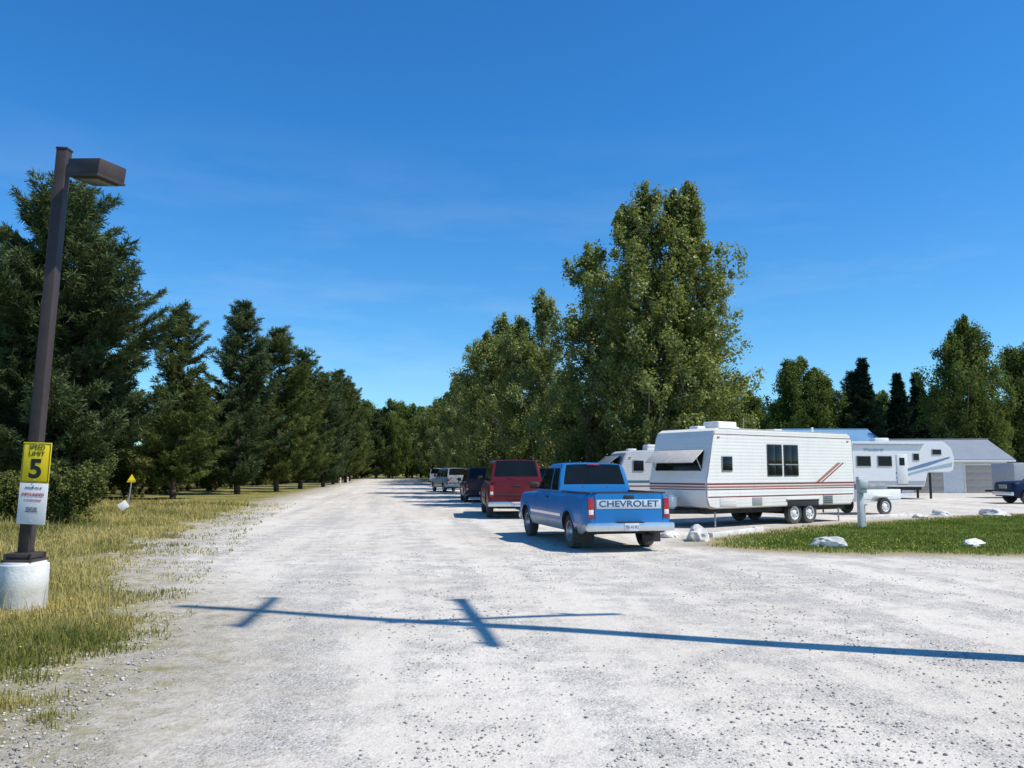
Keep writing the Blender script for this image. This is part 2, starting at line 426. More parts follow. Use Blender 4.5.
c=mixc(nt,dirtf,c,mixc(nt,maprange(nt,fine,0.3,0.7),(0.26,0.225,0.17),(0.48,0.425,0.34)))
weeds=math_(nt,'MULTIPLY',maprange(nt,sd,-1.5,-0.4,0,0.5),maprange(nt,noise_(nt,geo,3.2,5,0.7),0.5,0.58))
c=mixc(nt,weeds,c,(0.25,0.22,0.10))
lawnc=mixc(nt,maprange(nt,mid,0.3,0.7),(0.09,0.14,0.03),(0.18,0.22,0.06))
lawnc=mixc(nt,maprange(nt,sdl,1.7,0.4),lawnc,(0.33,0.26,0.14))
c=mixc(nt,maprange(nt,sdl,0.1,0.6),c,lawnc)
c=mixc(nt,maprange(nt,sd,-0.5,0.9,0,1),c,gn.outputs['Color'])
hh=math_(nt,'ADD',math_(nt,'MULTIPLY',v.outputs['Distance'],-0.5),math_(nt,'MULTIPLY',fine,0.9))
hh=math_(nt,'MULTIPLY',hh,maprange(nt,loose,0,1,0.3,1.0))
hh=math_(nt,'ADD',hh,math_(nt,'MULTIPLY',stonemask,0.5)); hh=math_(nt,'ADD',hh,math_(nt,'MULTIPLY',mid,1.8))
bp=N(nt,'ShaderNodeBump'); bp.inputs['Strength'].default_value=0.75; bp.inputs['Distance'].default_value=0.022
nt.links.new(hh,bp.inputs['Height']); to_diffuse(nt,b,c,bp.outputs[0])

bm=bmesh.new(); bmesh.ops.create_grid(bm,x_segments=8,y_segments=8,size=1500)
g=bm_obj('ground',bm,MATS['ground_grass'],None); g.location=(0,0,-0.012)
gxs=np.concatenate([np.arange(-45,-16,1.5),np.arange(-16,26,0.33),np.arange(26,80,1.5)])
gys=np.concatenate([np.arange(-12,3,1.0),np.arange(3,36,0.33),np.arange(36,80,1.2),np.arange(80,260,4)])
X,Y=np.meshgrid(gxs,gys)
A,B=grass_sdf(X,Y)
def gz(x,y,a):
    n=0.5*np.sin(x*0.9+1.3*np.sin(y*0.5))+0.5*np.sin(y*0.7+1.1*np.sin(x*0.6+2))
    v=np.clip(a,0,3)/3
    return v*(0.05+0.04*n)+0.012*(0.5+0.5*np.sin(x*1.7+np.sin(y*.8)))
Z=gz(X,Y,A)
nx,ny=len(gxs),len(gys)
idx=np.arange(nx*ny).reshape(ny,nx)
F=np.stack([idx[:-1,:-1],idx[:-1,1:],idx[1:,1:],idx[1:,:-1]],-1).reshape(-1,4)
me=np_mesh('gravel_road',np.stack([X.ravel(),Y.ravel(),Z.ravel()],-1),F,[MATS['gravel_surface']])
for nme,arr in (('left_edge',A-shoulder(Y)),('lawn_edge',B)):
    at=me.attributes.new(nme,'FLOAT','POINT'); at.data.foreach_set('value',arr.ravel().astype(np.float32))
me.polygons.foreach_set('use_smooth',[True]*len(me.polygons))
link(bpy.data.objects.new('gravel_road',me))

# ------------------------------------------------------------------ pebbles
def scatter_template(name,tv,tf,pos,rot,scl,mats,tone):
    n=len(pos); tv=np.asarray(tv,float)
    c,s=np.cos(rot),np.sin(rot)
    P=tv[None]*scl[:,None,:]
    x=P[...,0]*c[:,None]-P[...,1]*s[:,None]; y=P[...,0]*s[:,None]+P[...,1]*c[:,None]
    P=np.stack([x,y,P[...,2]],-1)+pos[:,None,:]
    f=np.asarray(tf)[None]+(np.arange(n)*len(tv))[:,None,None]
    return np_mesh(name,P.reshape(-1,3),f.reshape(-1,len(tf[0])),mats,np.repeat(tone,len(tf)))
octv=[(1,0,0.1),(0.2,.9,-.1),(-.95,.1,0.15),(0.1,-1,0),(0.1,.05,.8),(0,0,-.6)]
octf=[(0,1,4),(1,2,4),(2,3,4),(3,0,4),(1,0,5),(2,1,5),(3,2,5),(0,3,5)]
PEB=leaf_mat('pebble_stone',(0.22,0.21,0.195),(0.62,0.575,0.52),0.0)
n=60000
yy=3.5+ (rng.random(n)**1.6)*19; xx=(rng.random(n)-0.5)*2*(yy*0.68+1)
a,bb=grass_sdf(xx,yy)
dens=np.array([mnoise.noise(Vector((x*0.55+y*.07,y*0.18,3.0)))+0.5*mnoise.noise(Vector((x*1.9,y*1.2,8.0))) for x,y in zip(xx,yy)])
onsh=(a>-0.4)&(a<shoulder(yy)+0.6)
keep=(a<shoulder(yy)+0.8)&(bb<0.2)&(rng.random(n)<np.clip(0.30+dens*1.6+0.35*onsh,0.03,1)); xx,yy=xx[keep],yy[keep]; n=len(xx); on=onsh[keep]
sz=(0.0045+0.012*rng.random(n)**3.0)*(1+0.3*on)
me=scatter_template('gravel_stones',octv,octf,np.stack([xx,yy,gz(xx,yy,a[keep])+sz*0.25],-1),rng.random(n)*6.28,
    np.stack([sz*(0.8+.5*rng.random(n)),sz*(0.8+.5*rng.random(n)),sz*0.75],-1),[PEB],rng.random(n))
link(bpy.data.objects.new('gravel_stones',me))

# ------------------------------------------------------------------ grass blades
def blades(name,xx,yy,zz,hh,ww,mat,tone,lean=0.4):
    n=len(xx); a=rng.random(n)*6.283; la=rng.random(n)*6.283
    dx,dy=np.cos(a)*ww,np.sin(a)*ww
    L=hh*lean*rng.random(n)
    lx,ly=np.cos(la)*L,np.sin(la)*L
    v0=np.stack([xx-dx,yy-dy,zz-0.01],-1); v1=np.stack([xx+dx,yy+dy,zz-0.01],-1)
    v2=np.stack([xx+dx*.7+lx*.35,yy+dy*.7+ly*.35,zz+hh*.6],-1); v3=np.stack([xx-dx*.7+lx*.35,yy-dy*.7+ly*.35,zz+hh*.6],-1)
    v4=np.stack([xx+lx,yy+ly,zz+hh*(1-0.3*lean*rng.random(n))],-1)
    V=np.stack([v0,v1,v2,v3,v4],1).reshape(-1,3); o=(np.arange(n)*5)[:,None]
    F=np.stack([o+np.array([0,1,2]),o+np.array([0,2,3]),o+np.array([3,2,4])],1).reshape(-1,3)
    me=np_mesh(name,V,F,[mat],np.repeat(tone,3)); return link(bpy.data.objects.new(name,me))
GR=leaf_mat('roadside_grass_blades',(0.10,0.135,0.028),(0.52,0.43,0.17),0.3)
LG=leaf_mat('lawn_grass_blades',(0.07,0.125,0.022),(0.26,0.29,0.08),0.3)
def nzf(x,y): return mnoise.noise(Vector((x*0.8,y*0.8,0.0)))+0.6*mnoise.noise(Vector((x*2.9,y*2.9,5.0)))
n=330000
yy=4+38*rng.random(n)**1.7; a0=rng.random(n)
xl=np.interp(yy,[p[1] for p in ROAD_L],[p[0] for p in ROAD_L])
xx=xl+0.8-a0*(1.6+yy*0.60)
vis=(xx>-(yy*0.66+1.2)); xx,yy=xx[vis],yy[vis]; n=len(xx)
a=left_d(xx,yy)
nz=np.array([nzf(x,y) for x,y in zip(xx,yy)])
q=a-shoulder(yy)
prob=np.clip((q+0.25+nz*1.3)/0.9,0.0,1)
sparse=0.16*(q>-2.2)*(a>0.0)*(nz>-0.05)
prob=np.where(a<-0.35,0,np.maximum(prob,sparse))
keep=rng.random(n)<prob; xx,yy,a,nz,q=xx[keep],yy[keep],a[keep],nz[keep],q[keep]; n=len(xx)
patch=np.array([mnoise.noise(Vector((x*0.35+9,y*0.35,1.0)))+0.5*mnoise.noise(Vector((x*1.4,y*1.4,7))) for x,y in zip(xx,yy)])
hh=(0.03+0.085*rng.random(n)**1.6)*(1+0.9*np.clip(nz,-.6,1))*(1+0.022*yy)*np.clip(0.7+q*0.2,0.4,1.35)
ww=0.0022+0.0004*yy
tone=np.clip(0.50+0.9*patch+0.5*(rng.random(n)-.5)+0.014*(yy-12),0,1)
blades('roadside_grass',xx,yy,gz(xx,yy,a),hh,ww,GR,tone,0.9)
n=4200
yy=9+36*rng.random(n)**1.1; xl=np.interp(yy,[p[1] for p in ROAD_L],[p[0] for p in ROAD_L])
xx=xl-shoulder(yy)-0.3-rng.random(n)*yy*0.55; k=(xx>-(yy*0.66+1)); xx,yy=xx[k],yy[k]; n=len(xx)
blades('tall_dry_grass',xx,yy,gz(xx,yy,left_d(xx,yy)),0.18+0.35*rng.random(n),np.full(n,0.006),GR,0.75+0.25*rng.random(n),0.6)
n=150000
xx=3+24*rng.random(n)**1.0; yy=15+19*rng.random(n)**1.25
s=poly_sdf(xx,yy,LAWN); nz=np.array([mnoise.noise(Vector((x*0.9,y*0.9,0.0)))+.5*mnoise.noise(Vector((x*3,y*3,0.0))) for x,y in zip(xx,yy)])
keep=(s+nz*0.8>0.55)&(rng.random(n)<np.clip(0.15+s*0.45+nz*.5,0,1))&(xx<yy*0.66+1); xx,yy,s,nz=xx[keep],yy[keep],s[keep],nz[keep]; n=len(xx)
blades('lawn_grass',xx,yy,np.zeros(n)+0.005,0.03+0.05*rng.random(n),np.full(n,0.011),LG,np.clip(0.35+nz*.7+0.5*(rng.random(n)-.5)+np.clip(1.3-s,0,1)*0.5,0,1),0.8)
fl=simple('yellow_flower_petals',(0.75,0.6,0.03),0.6)
n=150
xx=np.concatenate([4+6*rng.random(70),-4-4*rng.random(80)]); yy=np.concatenate([17+2.5*rng.random(70),5.5+7*rng.random(80)])
s=np.where(xx>0,poly_sdf(xx,yy,LAWN),left_d(xx,yy)-.3); k=s>0; xx,yy=xx[k],yy[k]; n=len(xx)
me=scatter_template('yellow_wildflowers',octv,octf,np.stack([xx,yy,np.where(xx>0,0.08,0.12)],-1),rng.random(n)*6,np.repeat(np.where(xx>0,0.018,0.011)[:,None],3,1),[fl],rng.random(n))
link(bpy.data.objects.new('yellow_wildflowers',me))

# ------------------------------------------------------------------ trees
BARK=simple('pine_bark',(0.10,0.07,0.05),0.95,var=0.4,scale=9,bump=0.6)
BARKP=simple('aspen_bark',(0.15,0.135,0.10),0.9,var=0.35,scale=6,bump=0.4)
NEED=leaf_mat('pine_needles',(0.022,0.042,0.018),(0.145,0.185,0.080),0.12)
NEED2=leaf_mat('pine_needles_light',(0.034,0.055,0.017),(0.180,0.210,0.066),0.14)
NEED3=leaf_mat('spruce_needles',(0.010,0.024,0.015),(0.040,0.068,0.038),0.0)
LEAF=leaf_mat('aspen_leaves',(0.050,0.082,0.018),(0.300,0.335,0.095),0.32,0.025)
LEAF2=leaf_mat('cottonwood_leaves',(0.040,0.066,0.018),(0.180,0.225,0.062),0.27)
def tubes(chains,seg=7):
    V=[];F=[]
    for pts,rad in chains:
        base=len(V)
        for i,p in enumerate(pts):
            p=Vector(p); d=(Vector(pts[min(i+1,len(pts)-1)])-Vector(pts[max(i-1,0)])).normalized()
            u=d.orthogonal().normalized(); w=d.cross(u)
            for k in range(seg):
                a=2*math.pi*k/seg; q=p+(u*math.cos(a)+w*math.sin(a))*max(rad[i],0.003); V.append(tuple(q))
        for i in range(len(pts)-1):
            for k in range(seg):
                F.append((base+i*seg+k,base+i*seg+(k+1)%seg,base+(i+1)*seg+(k+1)%seg,base+(i+1)*seg+k))
    return np.array(V),np.array(F)
def joined(name,V1,F1q,V2,F2q,mats,tone2):
    F=np.concatenate([F1q,F2q+len(V1)]); V=np.concatenate([V1,V2])
    mi=np.concatenate([np.zeros(len(F1q)),np.ones(len(F2q))]).astype(int)
    return np_mesh(name,V,F,mats,np.concatenate([np.full(len(F1q),.5),tone2]),mi)
def conifer(name,h,R,zb,seed,needle,droop=0.0,nl=0.24,nw=0.032,shape=0.8,per=13,gap=(0.34,0.62),nbr=(4,6),var=(0.45,1.32)):
    r=np.random.default_rng(seed); rr=random.Random(seed)
    chains=[]; tr=[(0.12*math.sin(i*.8+seed),0.12*math.cos(i*0.9+seed),h*i/10*0.985) for i in range(11)]
    chains.append((tr,[0.022*h*(1-i/10.3)**0.9*0.75+0.012 for i in range(11)]))
    P=[];D=[];T=[]
    z=zb
    while z<h*0.985:
        t=(z-zb)/(h-zb)
        Lz=R*((1-t)**shape)*min(1,0.55+t*3.0)+0.16
        Lz*=rr.uniform(0.82,1.15)
        ti=min(9,int(z/(h*.985)*10)); bx,by=tr[ti][0],tr[ti][1]
        nb=rr.randint(*nbr) if t<0.9 else 4
        a0=rr.random()*6.28
        for k in range(nb):
            a=a0+k*6.283/nb+rr.uniform(-.45,.45); L=Lz*rr.uniform(*var)
            ca,sa=math.cos(a),math.sin(a); up=rr.uniform(0.0,0.45)+0.75*t-droop
            pts=[]
            for i in range(6):
                s=i/5; pts.append((bx+ca*L*s,by+sa*L*s,z+L*(up*s*0.6-0.20*s*(1-s)+0.26*s*s*(1 if droop==0 else 0.4))))
            if L>0.5: chains.append((pts,[0.017*L*(1-i/5.5)+0.004 for i in range(6)]))
            ctone=rr.uniform(-0.25,0.25)
            s=0.30 if L>1 else 0.05
            step=0.22/max(L,0.3)
            while s<=1.0:
                i=min(4,int(s*5)); f=s*5-i
                c=[pts[i][q]*(1-f)+pts[i+1][q]*f for q in range(3)]
                dr=Vector((pts[i+1][0]-pts[i][0],pts[i+1][1]-pts[i][1],pts[i+1][2]-pts[i][2])).normalized()
                tl=(0.40*L*(1-s)+0.18)*rr.uniform(.6,1.3)
                for sd_ in (-1,1):
                    ta=a+sd_*rr.uniform(0.5,1.1); td=Vector((math.cos(ta),math.sin(ta),rr.uniform(0.05,0.75)-droop*0.6)).normalized()
                    q=0.12
                    while q<tl+0.1:
                        P.append((c[0]+td.x*q,c[1]+td.y*q,c[2]+td.z*q)); D.append(tuple(td))
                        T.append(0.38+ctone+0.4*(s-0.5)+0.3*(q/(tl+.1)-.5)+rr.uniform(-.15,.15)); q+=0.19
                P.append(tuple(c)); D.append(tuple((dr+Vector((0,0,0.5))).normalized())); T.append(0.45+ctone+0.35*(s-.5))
                s+=step
        z+=rr.uniform(*gap)*(0.6+0.4*(1-t))*(h/13)**0.5
    for q in range(4): P.append((tr[-1][0],tr[-1][1],h*0.985-0.15*q)); D.append((0,0,1)); T.append(.6)
    P=np.array(P);D=np.array(D);T=np.array(T)
    P=np.repeat(P,per,0);D=np.repeat(D,per,0);T=np.repeat(T,per)
    d=D+r.normal(0,0.5,D.shape); d/=np.linalg.norm(d,axis=1)[:,None]
    P=P+r.normal(0,0.04,P.shape)
    sidev=np.cross(d,r.normal(0,1,D.shape)); sidev/=np.linalg.norm(sidev,axis=1)[:,None]
    l=nl*(0.7+0.6*r.random(len(P)))[:,None]; w=nw
    v0=P-sidev*w*.5; v1=P+sidev*w*.5; v2=P+d*l+sidev*w*.35; v3=P+d*l-sidev*w*.35
    V=np.stack([v0,v1,v2,v3],1).reshape(-1,3); F=np.arange(len(P)*4).reshape(-1,4)
    tv,tf=tubes(chains,6)
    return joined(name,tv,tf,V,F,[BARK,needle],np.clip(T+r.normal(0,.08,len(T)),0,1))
def broadleaf(name,h,R,zb,seed,leaf,nclump=330,per=170,lsz=0.085,top=0.62,csz=0.5,tops=1,bark=None,rise=(0.6,1.1),topr=(0.86,0.97)):
    r=np.random.default_rng(seed); rr=random.Random(seed)
    chains=[]; C=[]; CT=[]; leaders=[]
    for q in range(tops):
        off=(0,0) if q==0 else (rr.uniform(-.45,.45)*R,rr.uniform(-.45,.45)*R)
        hh=h*(1 if q==0 else rr.uniform(*topr))
        pts=[]
        for i in range(11):
            s=i/10; k=s**0.8
            pts.append((off[0]*k+0.12*math.sin(i*1.3+seed),off[1]*k+0.12*math.cos(i*1.1+seed),hh*s*0.98-(0.1 if i==0 else 0)))
        chains.append((pts,[(0.014 if q==0 else 0.009)*h*(1-i/10.4)+0.008 for i in range(11)])); leaders.append(pts)
    def prof(t):
        return R*(max(0.0,math.sin(math.pi*min(1,max(0,(t*0.93+0.07)))**top))**0.75) if t<1 else 0
    nb=int(nclump/7)
    for bnum in range(nb):
        t=(bnum+rr.random())/nb; ld=rr.choice(leaders) if t<0.9 else leaders[bnum%len(leaders)]
        z=zb+(ld[-1][2]-zb)*t*0.97; i=min(9,int(z/ld[-1][2]*10)); base=Vector(ld[i]); 
        a=bnum*2.399+rr.uniform(-.4,.4)
        L=prof(t)*rr.uniform(.5,1.14)+0.12
        ri=rr.uniform(*rise)
        base.z=max(0.8,z-0.55*ri*L)
        pts=[]
        for k in range(6):
            s=k/5; pts.append((base.x+math.cos(a)*L*s,base.y+math.sin(a)*L*s,base.z+L*ri*(s**1.2)))
        chains.append((pts,[0.018*L*(1-k/5.6)+0.003 for k in range(6)]))
        bt=rr.uniform(-.14,.14)
        for k in range(7):
            s=rr.uniform(0.25,1.0) if k else 0.97
            p=Vector(pts[min(5,int(s*5+.5))])+Vector((rr.gauss(0,.26),rr.gauss(0,.26),rr.gauss(0,.34)))*(0.5+0.2*L)
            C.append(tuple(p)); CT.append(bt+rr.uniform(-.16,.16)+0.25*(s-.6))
    for ld in leaders:
        for q in range(9):
            p=ld[-1]; C.append((p[0]+rr.gauss(0,.05+.03*q),p[1]+rr.gauss(0,.05+.03*q),p[2]-q*0.2)); CT.append(0.1)
    C=np.array(C);CT=np.array(CT); nC=len(C)
    sz=csz*(0.45+0.85*r.random(nC)); sz[-9*len(leaders):]*=0.5; cnt=per
    P=np.repeat(C,cnt,0); S=np.repeat(sz,cnt)[:,None]
    off=r.normal(0,1,P.shape); off/=np.linalg.norm(off,axis=1)[:,None]; off*=(r.random(len(P))**0.55*1.25)[:,None]
    P=P+off*S*np.array([0.85,0.85,1.1])
    nrm=off*0.8+r.normal(0,0.5,P.shape)+np.array([0,0,0.3]); nrm/=np.linalg.norm(nrm,axis=1)[:,None]
    u=np.cross(nrm,r.normal(0,1,P.shape)); u/=np.linalg.norm(u,axis=1)[:,None]; w=np.cross(nrm,u)
    l=(lsz*(0.6+0.75*r.random(len(P))))[:,None]
    V=np.stack([P-u*l*.1-w*l*.75,P+u*l*.6-w*l*.05,P+w*l*.8,P-u*l*.6-w*l*.05],1).reshape(-1,3)
    F=np.arange(len(P)*4).reshape(-1,4)
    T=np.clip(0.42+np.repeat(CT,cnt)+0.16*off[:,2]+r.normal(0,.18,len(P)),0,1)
    tv,tf=tubes(chains,7)
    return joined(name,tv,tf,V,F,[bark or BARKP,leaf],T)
def put(name,me,x,y,rz,s=1.0,sz=None,parent=None,tilt=0):
    o=bpy.data.objects.new(name,me); o.location=(x,y,0); o.rotation_euler=(tilt,0,rz); o.scale=(s,s,sz or s)
    return link(o,parent)

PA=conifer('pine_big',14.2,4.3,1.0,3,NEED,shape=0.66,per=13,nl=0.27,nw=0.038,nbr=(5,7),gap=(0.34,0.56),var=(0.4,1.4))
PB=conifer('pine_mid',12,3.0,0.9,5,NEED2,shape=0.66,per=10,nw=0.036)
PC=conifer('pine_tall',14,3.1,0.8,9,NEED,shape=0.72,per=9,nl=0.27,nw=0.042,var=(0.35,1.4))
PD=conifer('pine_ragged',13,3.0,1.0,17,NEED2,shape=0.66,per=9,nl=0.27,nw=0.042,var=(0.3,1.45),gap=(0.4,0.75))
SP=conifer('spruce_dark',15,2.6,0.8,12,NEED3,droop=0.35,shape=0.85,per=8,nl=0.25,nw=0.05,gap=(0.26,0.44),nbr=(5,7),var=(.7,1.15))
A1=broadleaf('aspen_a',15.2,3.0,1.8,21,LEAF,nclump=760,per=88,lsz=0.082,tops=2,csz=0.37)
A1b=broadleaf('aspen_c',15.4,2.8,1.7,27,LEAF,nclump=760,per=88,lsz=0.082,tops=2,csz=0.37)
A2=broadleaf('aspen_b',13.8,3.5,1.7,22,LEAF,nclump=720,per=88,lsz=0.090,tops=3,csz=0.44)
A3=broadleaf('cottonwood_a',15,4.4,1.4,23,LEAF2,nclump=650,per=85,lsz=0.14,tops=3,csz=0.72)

put('pine_tree',PA,-19.4,35,0.3,1.0)
put('pine_tree',PA,-25.5,38,2.1,0.88)
put('pine_tree',PD,-19.6,48,1.0,0.86)
put('pine_tree',PC,-19.3,58,0.2,0.98)
put('pine_tree',PD,-18.6,65,2.3,1.0)
put('pine_tree',PB,-19.6,76,4.0,1.08)
put('pine_tree',PC,-20.0,87,1.5,0.86)
put('pine_tree',PC,-22.5,104,3.5,0.92)
put('pine_tree',PD,-24.5,122,5.5,1.15)
put('aspen_tree',A1,6.4,38,0.4,1.0,1.03)
put('aspen_tree',A1b,8.6,38.6,2.6,1.02,1.03)
put('aspen_tree',A2,4.0,42.5,1.0,1.0)
put('aspen_tree',A2,1.9,51,3.0,0.96)
put('aspen_tree',A2,-0.6,62,4.5,1.0)
put('aspen_tree',A2,-3.3,78,0.0,1.0)
put('aspen_tree',A2,-6.8,99,2.0,0.98)
put('aspen_tree',A1,9.9,46,1.9,0.78)
put('cottonwood_tree',A3,42.0,75,0.3,0.86,1.07)
put('cottonwood_tree',A3,50.5,79,2.0,0.9,0.95)
put('spruce_tree',SP,46.5,108,0.5,1.12)
put('spruce_tree',SP,52.0,110,2.5,1.0)
put('spruce_tree',SP,55.5,112,3.5,1.02)
SHL=leaf_mat('shrub_leaves',(0.045,0.070,0.020),(0.19,0.20,0.06),0.2)
SB=broadleaf('shrub_mesh',2.0,1.2,0.15,31,SHL,nclump=130,per=80,lsz=0.06,tops=4,csz=0.26,bark=BARK)
F1=empty('pine_forest'); rr=random.Random(4)
for i in range(40):
    y=42+i*3.9; x=-27-rr.random()*16-0.14*max(0,y-60)-(y-42)*0.12
    put('pine',rr.choice([PB,PC,PD]),x,y+rr.uniform(-3,3),rr.random()*6,rr.uniform(0.8,1.12),parent=F1)
for i in range(18):
    y=118+i*6; x=-0.147*y-6.5-rr.random()*7
    put('pine',rr.choice([PB,PC,PD]),x,y,rr.random()*6,rr.uniform(1.0,1.3),parent=F1)
for i in range(34):
    y=44+i*2.6; put('undergrowth',SB,-22.5-rr.random()*5-0.10*(y-44),y,rr.random()*6,rr.uniform(1.0,1.9),parent=F1)
F2=empty('distant_forest')
for i in range(26):
    x=-62+i*3.4; put('tree',rr.choice([A3,A3,PC]),x,200+rr.uniform(-10,12),rr.random()*6,rr.uniform(1.05,1.3),parent=F2)
for i in range(12):
    x=-50+i*4.2; put('tree',rr.choice([A3,PC]),x,225+rr.uniform(-5,5),rr.random()*6,rr.uniform(1.25,1.5),parent=F2)
for i in range(12):
    y=105+i*7.5; put('tree',rr.choice([A3,A2]),-0.118*y+4+rr.uniform(-1,3),y,rr.random()*6,rr.uniform(.85,1.05),parent=F2)
for i in range(36):
    x=10+i*3.2+rr.uniform(-1,1); y=118+rr.uniform(-9,16)
    put('tree',rr.choice([A3,A3,SP,PC]),x,y,rr.random()*6,rr.uniform(0.95,1.15) if 26<x<48 else rr.uniform(0.75,0.98),parent=F2)
for i in range(14):
    x=4+i*5.6; put('tree',rr.choice([A3,A3,SP]),x,148+rr.uniform(-5,10),rr.random()*6,rr.uniform(1.0,1.2),parent=F2)
for (x,y,s,r) in [(-13.0,24.5,0.8,0),(-14.4,26.5,0.7,2),(-15.6,25.6,0.75,3),(-17.2,29,0.6,4)]:
    put('wild_shrub',SB,x,y,r,s)

# ------------------------------------------------------------------ lamp post with speed sign
lamp=empty('street_lamp',(-5.80,9.93,0))
BRZ=simple('bronze_painted_steel',(0.055,0.043,0.040),0.5,0.0,var=0.15,spec=0.3)
CON=simple('painted_concrete',(0.78,0.77,0.74),0.8,var=0.1,scale=7,bump=0.5,dirt=((0.3,0.27,0.2),0.0,0.22))
cyl('concrete_base',lamp,0.265,0.72,(0,0,0.23),CON,seg=40,bevel=0.03)
box('base_plate',lamp,(0.36,0.36,0.03),(0.0,0,0.607),BRZ,0.004)
box('base_cover',lamp,(0.30,0.30,0.07),(0.0,0,0.66),BRZ,0.015)
for sx in (-1,1):
    for sy in (-1,1): cyl('anchor_bolt',lamp,0.014,0.08,(sx*0.15,sy*0.15,0.65),BLK,seg=8)
box('pole',lamp,(0.135,0.135,5.02),(0.09,0,3.15),BRZ,0.012,rot=(0,math.radians(2.0),0))
box('pole_cap',lamp,(0.15,0.15,0.03),(0.18,0,5.67),BRZ,0.01,rot=(0,math.radians(2.0),0))
hd=bpy.data.objects.new('lamp_head',None); link(hd,lamp); hd.location=(0.25,0,5.39); hd.rotation_euler=(0,math.radians(8),math.radians(-22))
box('lamp_arm',hd,(0.24,0.08,0.10),(0.08,0,0.03),BRZ,0.008)
box('housing',hd,(0.54,0.40,0.20),(0.48,0,0.0),BRZ,0.018)
box('housing_lid',hd,(0.555,0.415,0.03),(0.48,0,-0.105),BRZ,0.006)
box('lens_frame',hd,(0.40,0.32,0.02),(0.50,0,-0.128),BLK,0.004)
box('lens',hd,(0.34,0.27,0.01),(0.50,0,-0.141),simple('lamp_glass',(0.12,0.12,0.12),0.25),0.003)
sign=bpy.data.objects.new('speed_sign',None); link(sign,lamp); sign.location=(0.055,-0.085,-0.01); sign.rotation_euler=(0,math.radians(2.0),math.radians(-4))
YEL=simple('sign_yellow',(0.95,0.70,0.01),0.5,var=0.03); INK=simple('sign_black',(0.015,0.015,0.015),0.5)
RDI=simple('sign_red_ink',(0.55,0.04,0.06),0.5); SW=simple('sign_white',(0.86,0.83,0.82),0.5,var=0.03)
box('yellow_panel',sign,(0.355,0.006,0.475),(0,0,1.77),YEL,0.002)
R90=(math.pi/2,0,0)
for (sx,sz,lx,lz) in [(0.335,0.005,0,0.226),(0.335,0.005,0,-0.226),(0.005,0.45,0.166,0),(0.005,0.45,-0.166,0)]:
    box('sign_border',sign,(sx,0.003,sz),(lx,-0.0045,1.77+lz),INK)
text('speed_text',sign,'SPEED',0.078,(0,-0.006,1.948),INK,R90,0.001,0.95,0.0)
text('limit_text',sign,'LIMIT',0.078,(0,-0.006,1.872),INK,R90,0.001,1.1,0.0)
text('number_text',sign,'5',0.31,(0,-0.006,1.685),INK,R90,0.001,1.1,0.010)
box('white_panel',sign,(0.355,0.006,0.485),(0,0,1.283),SW,0.002)
text('notice_text',sign,'VEHICLES WILL BE',0.026,(0,-0.006,1.47),INK,R90,0.001,1.0)
text('impound_text',sign,'IMPOUNDED',0.056,(0,-0.006,1.39),RDI,R90,0.001,0.86,0.0)
text('notice_text',sign,'AT OWNERS EXPENSE',0.022,(0,-0.006,1.325),RDI,R90,0.001,1.0)
text('notice_text',sign,'PRIVATE PARK\nGUESTS ONLY\nOFFICE 555 0142',0.022,(0,-0.006,1.21),INK,R90,0.001,1.0)
for z in (1.99,1.56,1.50,1.07): cyl('sign_bolt',sign,0.008,0.01,(0,-0.008,z),CHR,rot=R90,seg=8)

# ------------------------------------------------------------------ utility pole (out of frame, throws the long shadow)
WOOD=simple('weathered_timber',(0.16,0.12,0.09),0.9,var=0.3,scale=5,bump=0.5)
up=empty('utility_pole',(5.94,6.97,0))
cyl('pole',up,0.17,14.2,(0,0,6.9),WOOD,seg=16,r2=0.09)
def arm(n,L,d,c,w=0.13,h=0.12):
    return box(n,up,(L,w,h),c,WOOD,0.01,rot=(0,0,math.atan2(d[1],d[0])))
arm('crossarm',3.0,(0.17,-.985),(0.0,0.35,8.9),0.10)
arm('crossarm_upper',2.1,(0.1,-.99),(0,0,12.5),0.08)
arm('side_arm',2.65,(.98,.19),(0.25,0.45,8.75),0.10)
POR=simple('porcelain',(0.35,0.2,0.12),0.2)
for t in (-1.35,-0.6,0.6,1.35):
    cyl('insulator',up,0.05,0.2,(0.17*t,0.35-0.985*t,9.06),POR,seg=10,r2=0.03)
for t in (-0.95,0.95): cyl('insulator',up,0.05,0.2,(0.1*t,-0.99*t,12.65),POR,seg=10,r2=0.03)
for t in (-0.9,0.9): cyl('suspension_insulator',up,0.05,0.35,(0.25+.98*t,0.45+.19*t,8.95),POR,seg=10,r2=0.04)

# ------------------------------------------------------------------ vehicles
BLUE=paintm('blue_paint',(0.010,0.165,0.43))
SIL=paintm('silver_lower_paint',(0.34,0.40,0.46),metal=0.2)
hd_=math.atan2(0.97,-0.235)
tr=vehicle('pickup_truck',(2.42,17.15,0),hd_,'pickup',BLUE,SIL,dict(split=0.56,H=1.84))
box('tailgate_band',tr,(0.01,1.42,0.19),(-0.004,0,0.98),simple('tailgate_band_silver',(0.52,0.58,0.62),0.4,0.1,var=0.05),0.003)
text('tailgate_lettering',tr,'CHEVROLET',0.18,(-0.012,0,0.985),simple('tailgate_letter_blue',(0.02,0.07,0.16),0.5),REAR,0.002,1.32,0.002)
MAR=paintm('maroon_paint',(0.12,0.006,0.010)); RD2=paintm('red_paint',(0.22,0.015,0.015))
vehicle('sport_utility_vehicle',(0.15,29.0,0),math.atan2(1.0,-0.085),'suv',MAR,None,dict(H=2.06,belt=1.28,wr=0.39,W=2.02,split=.5))
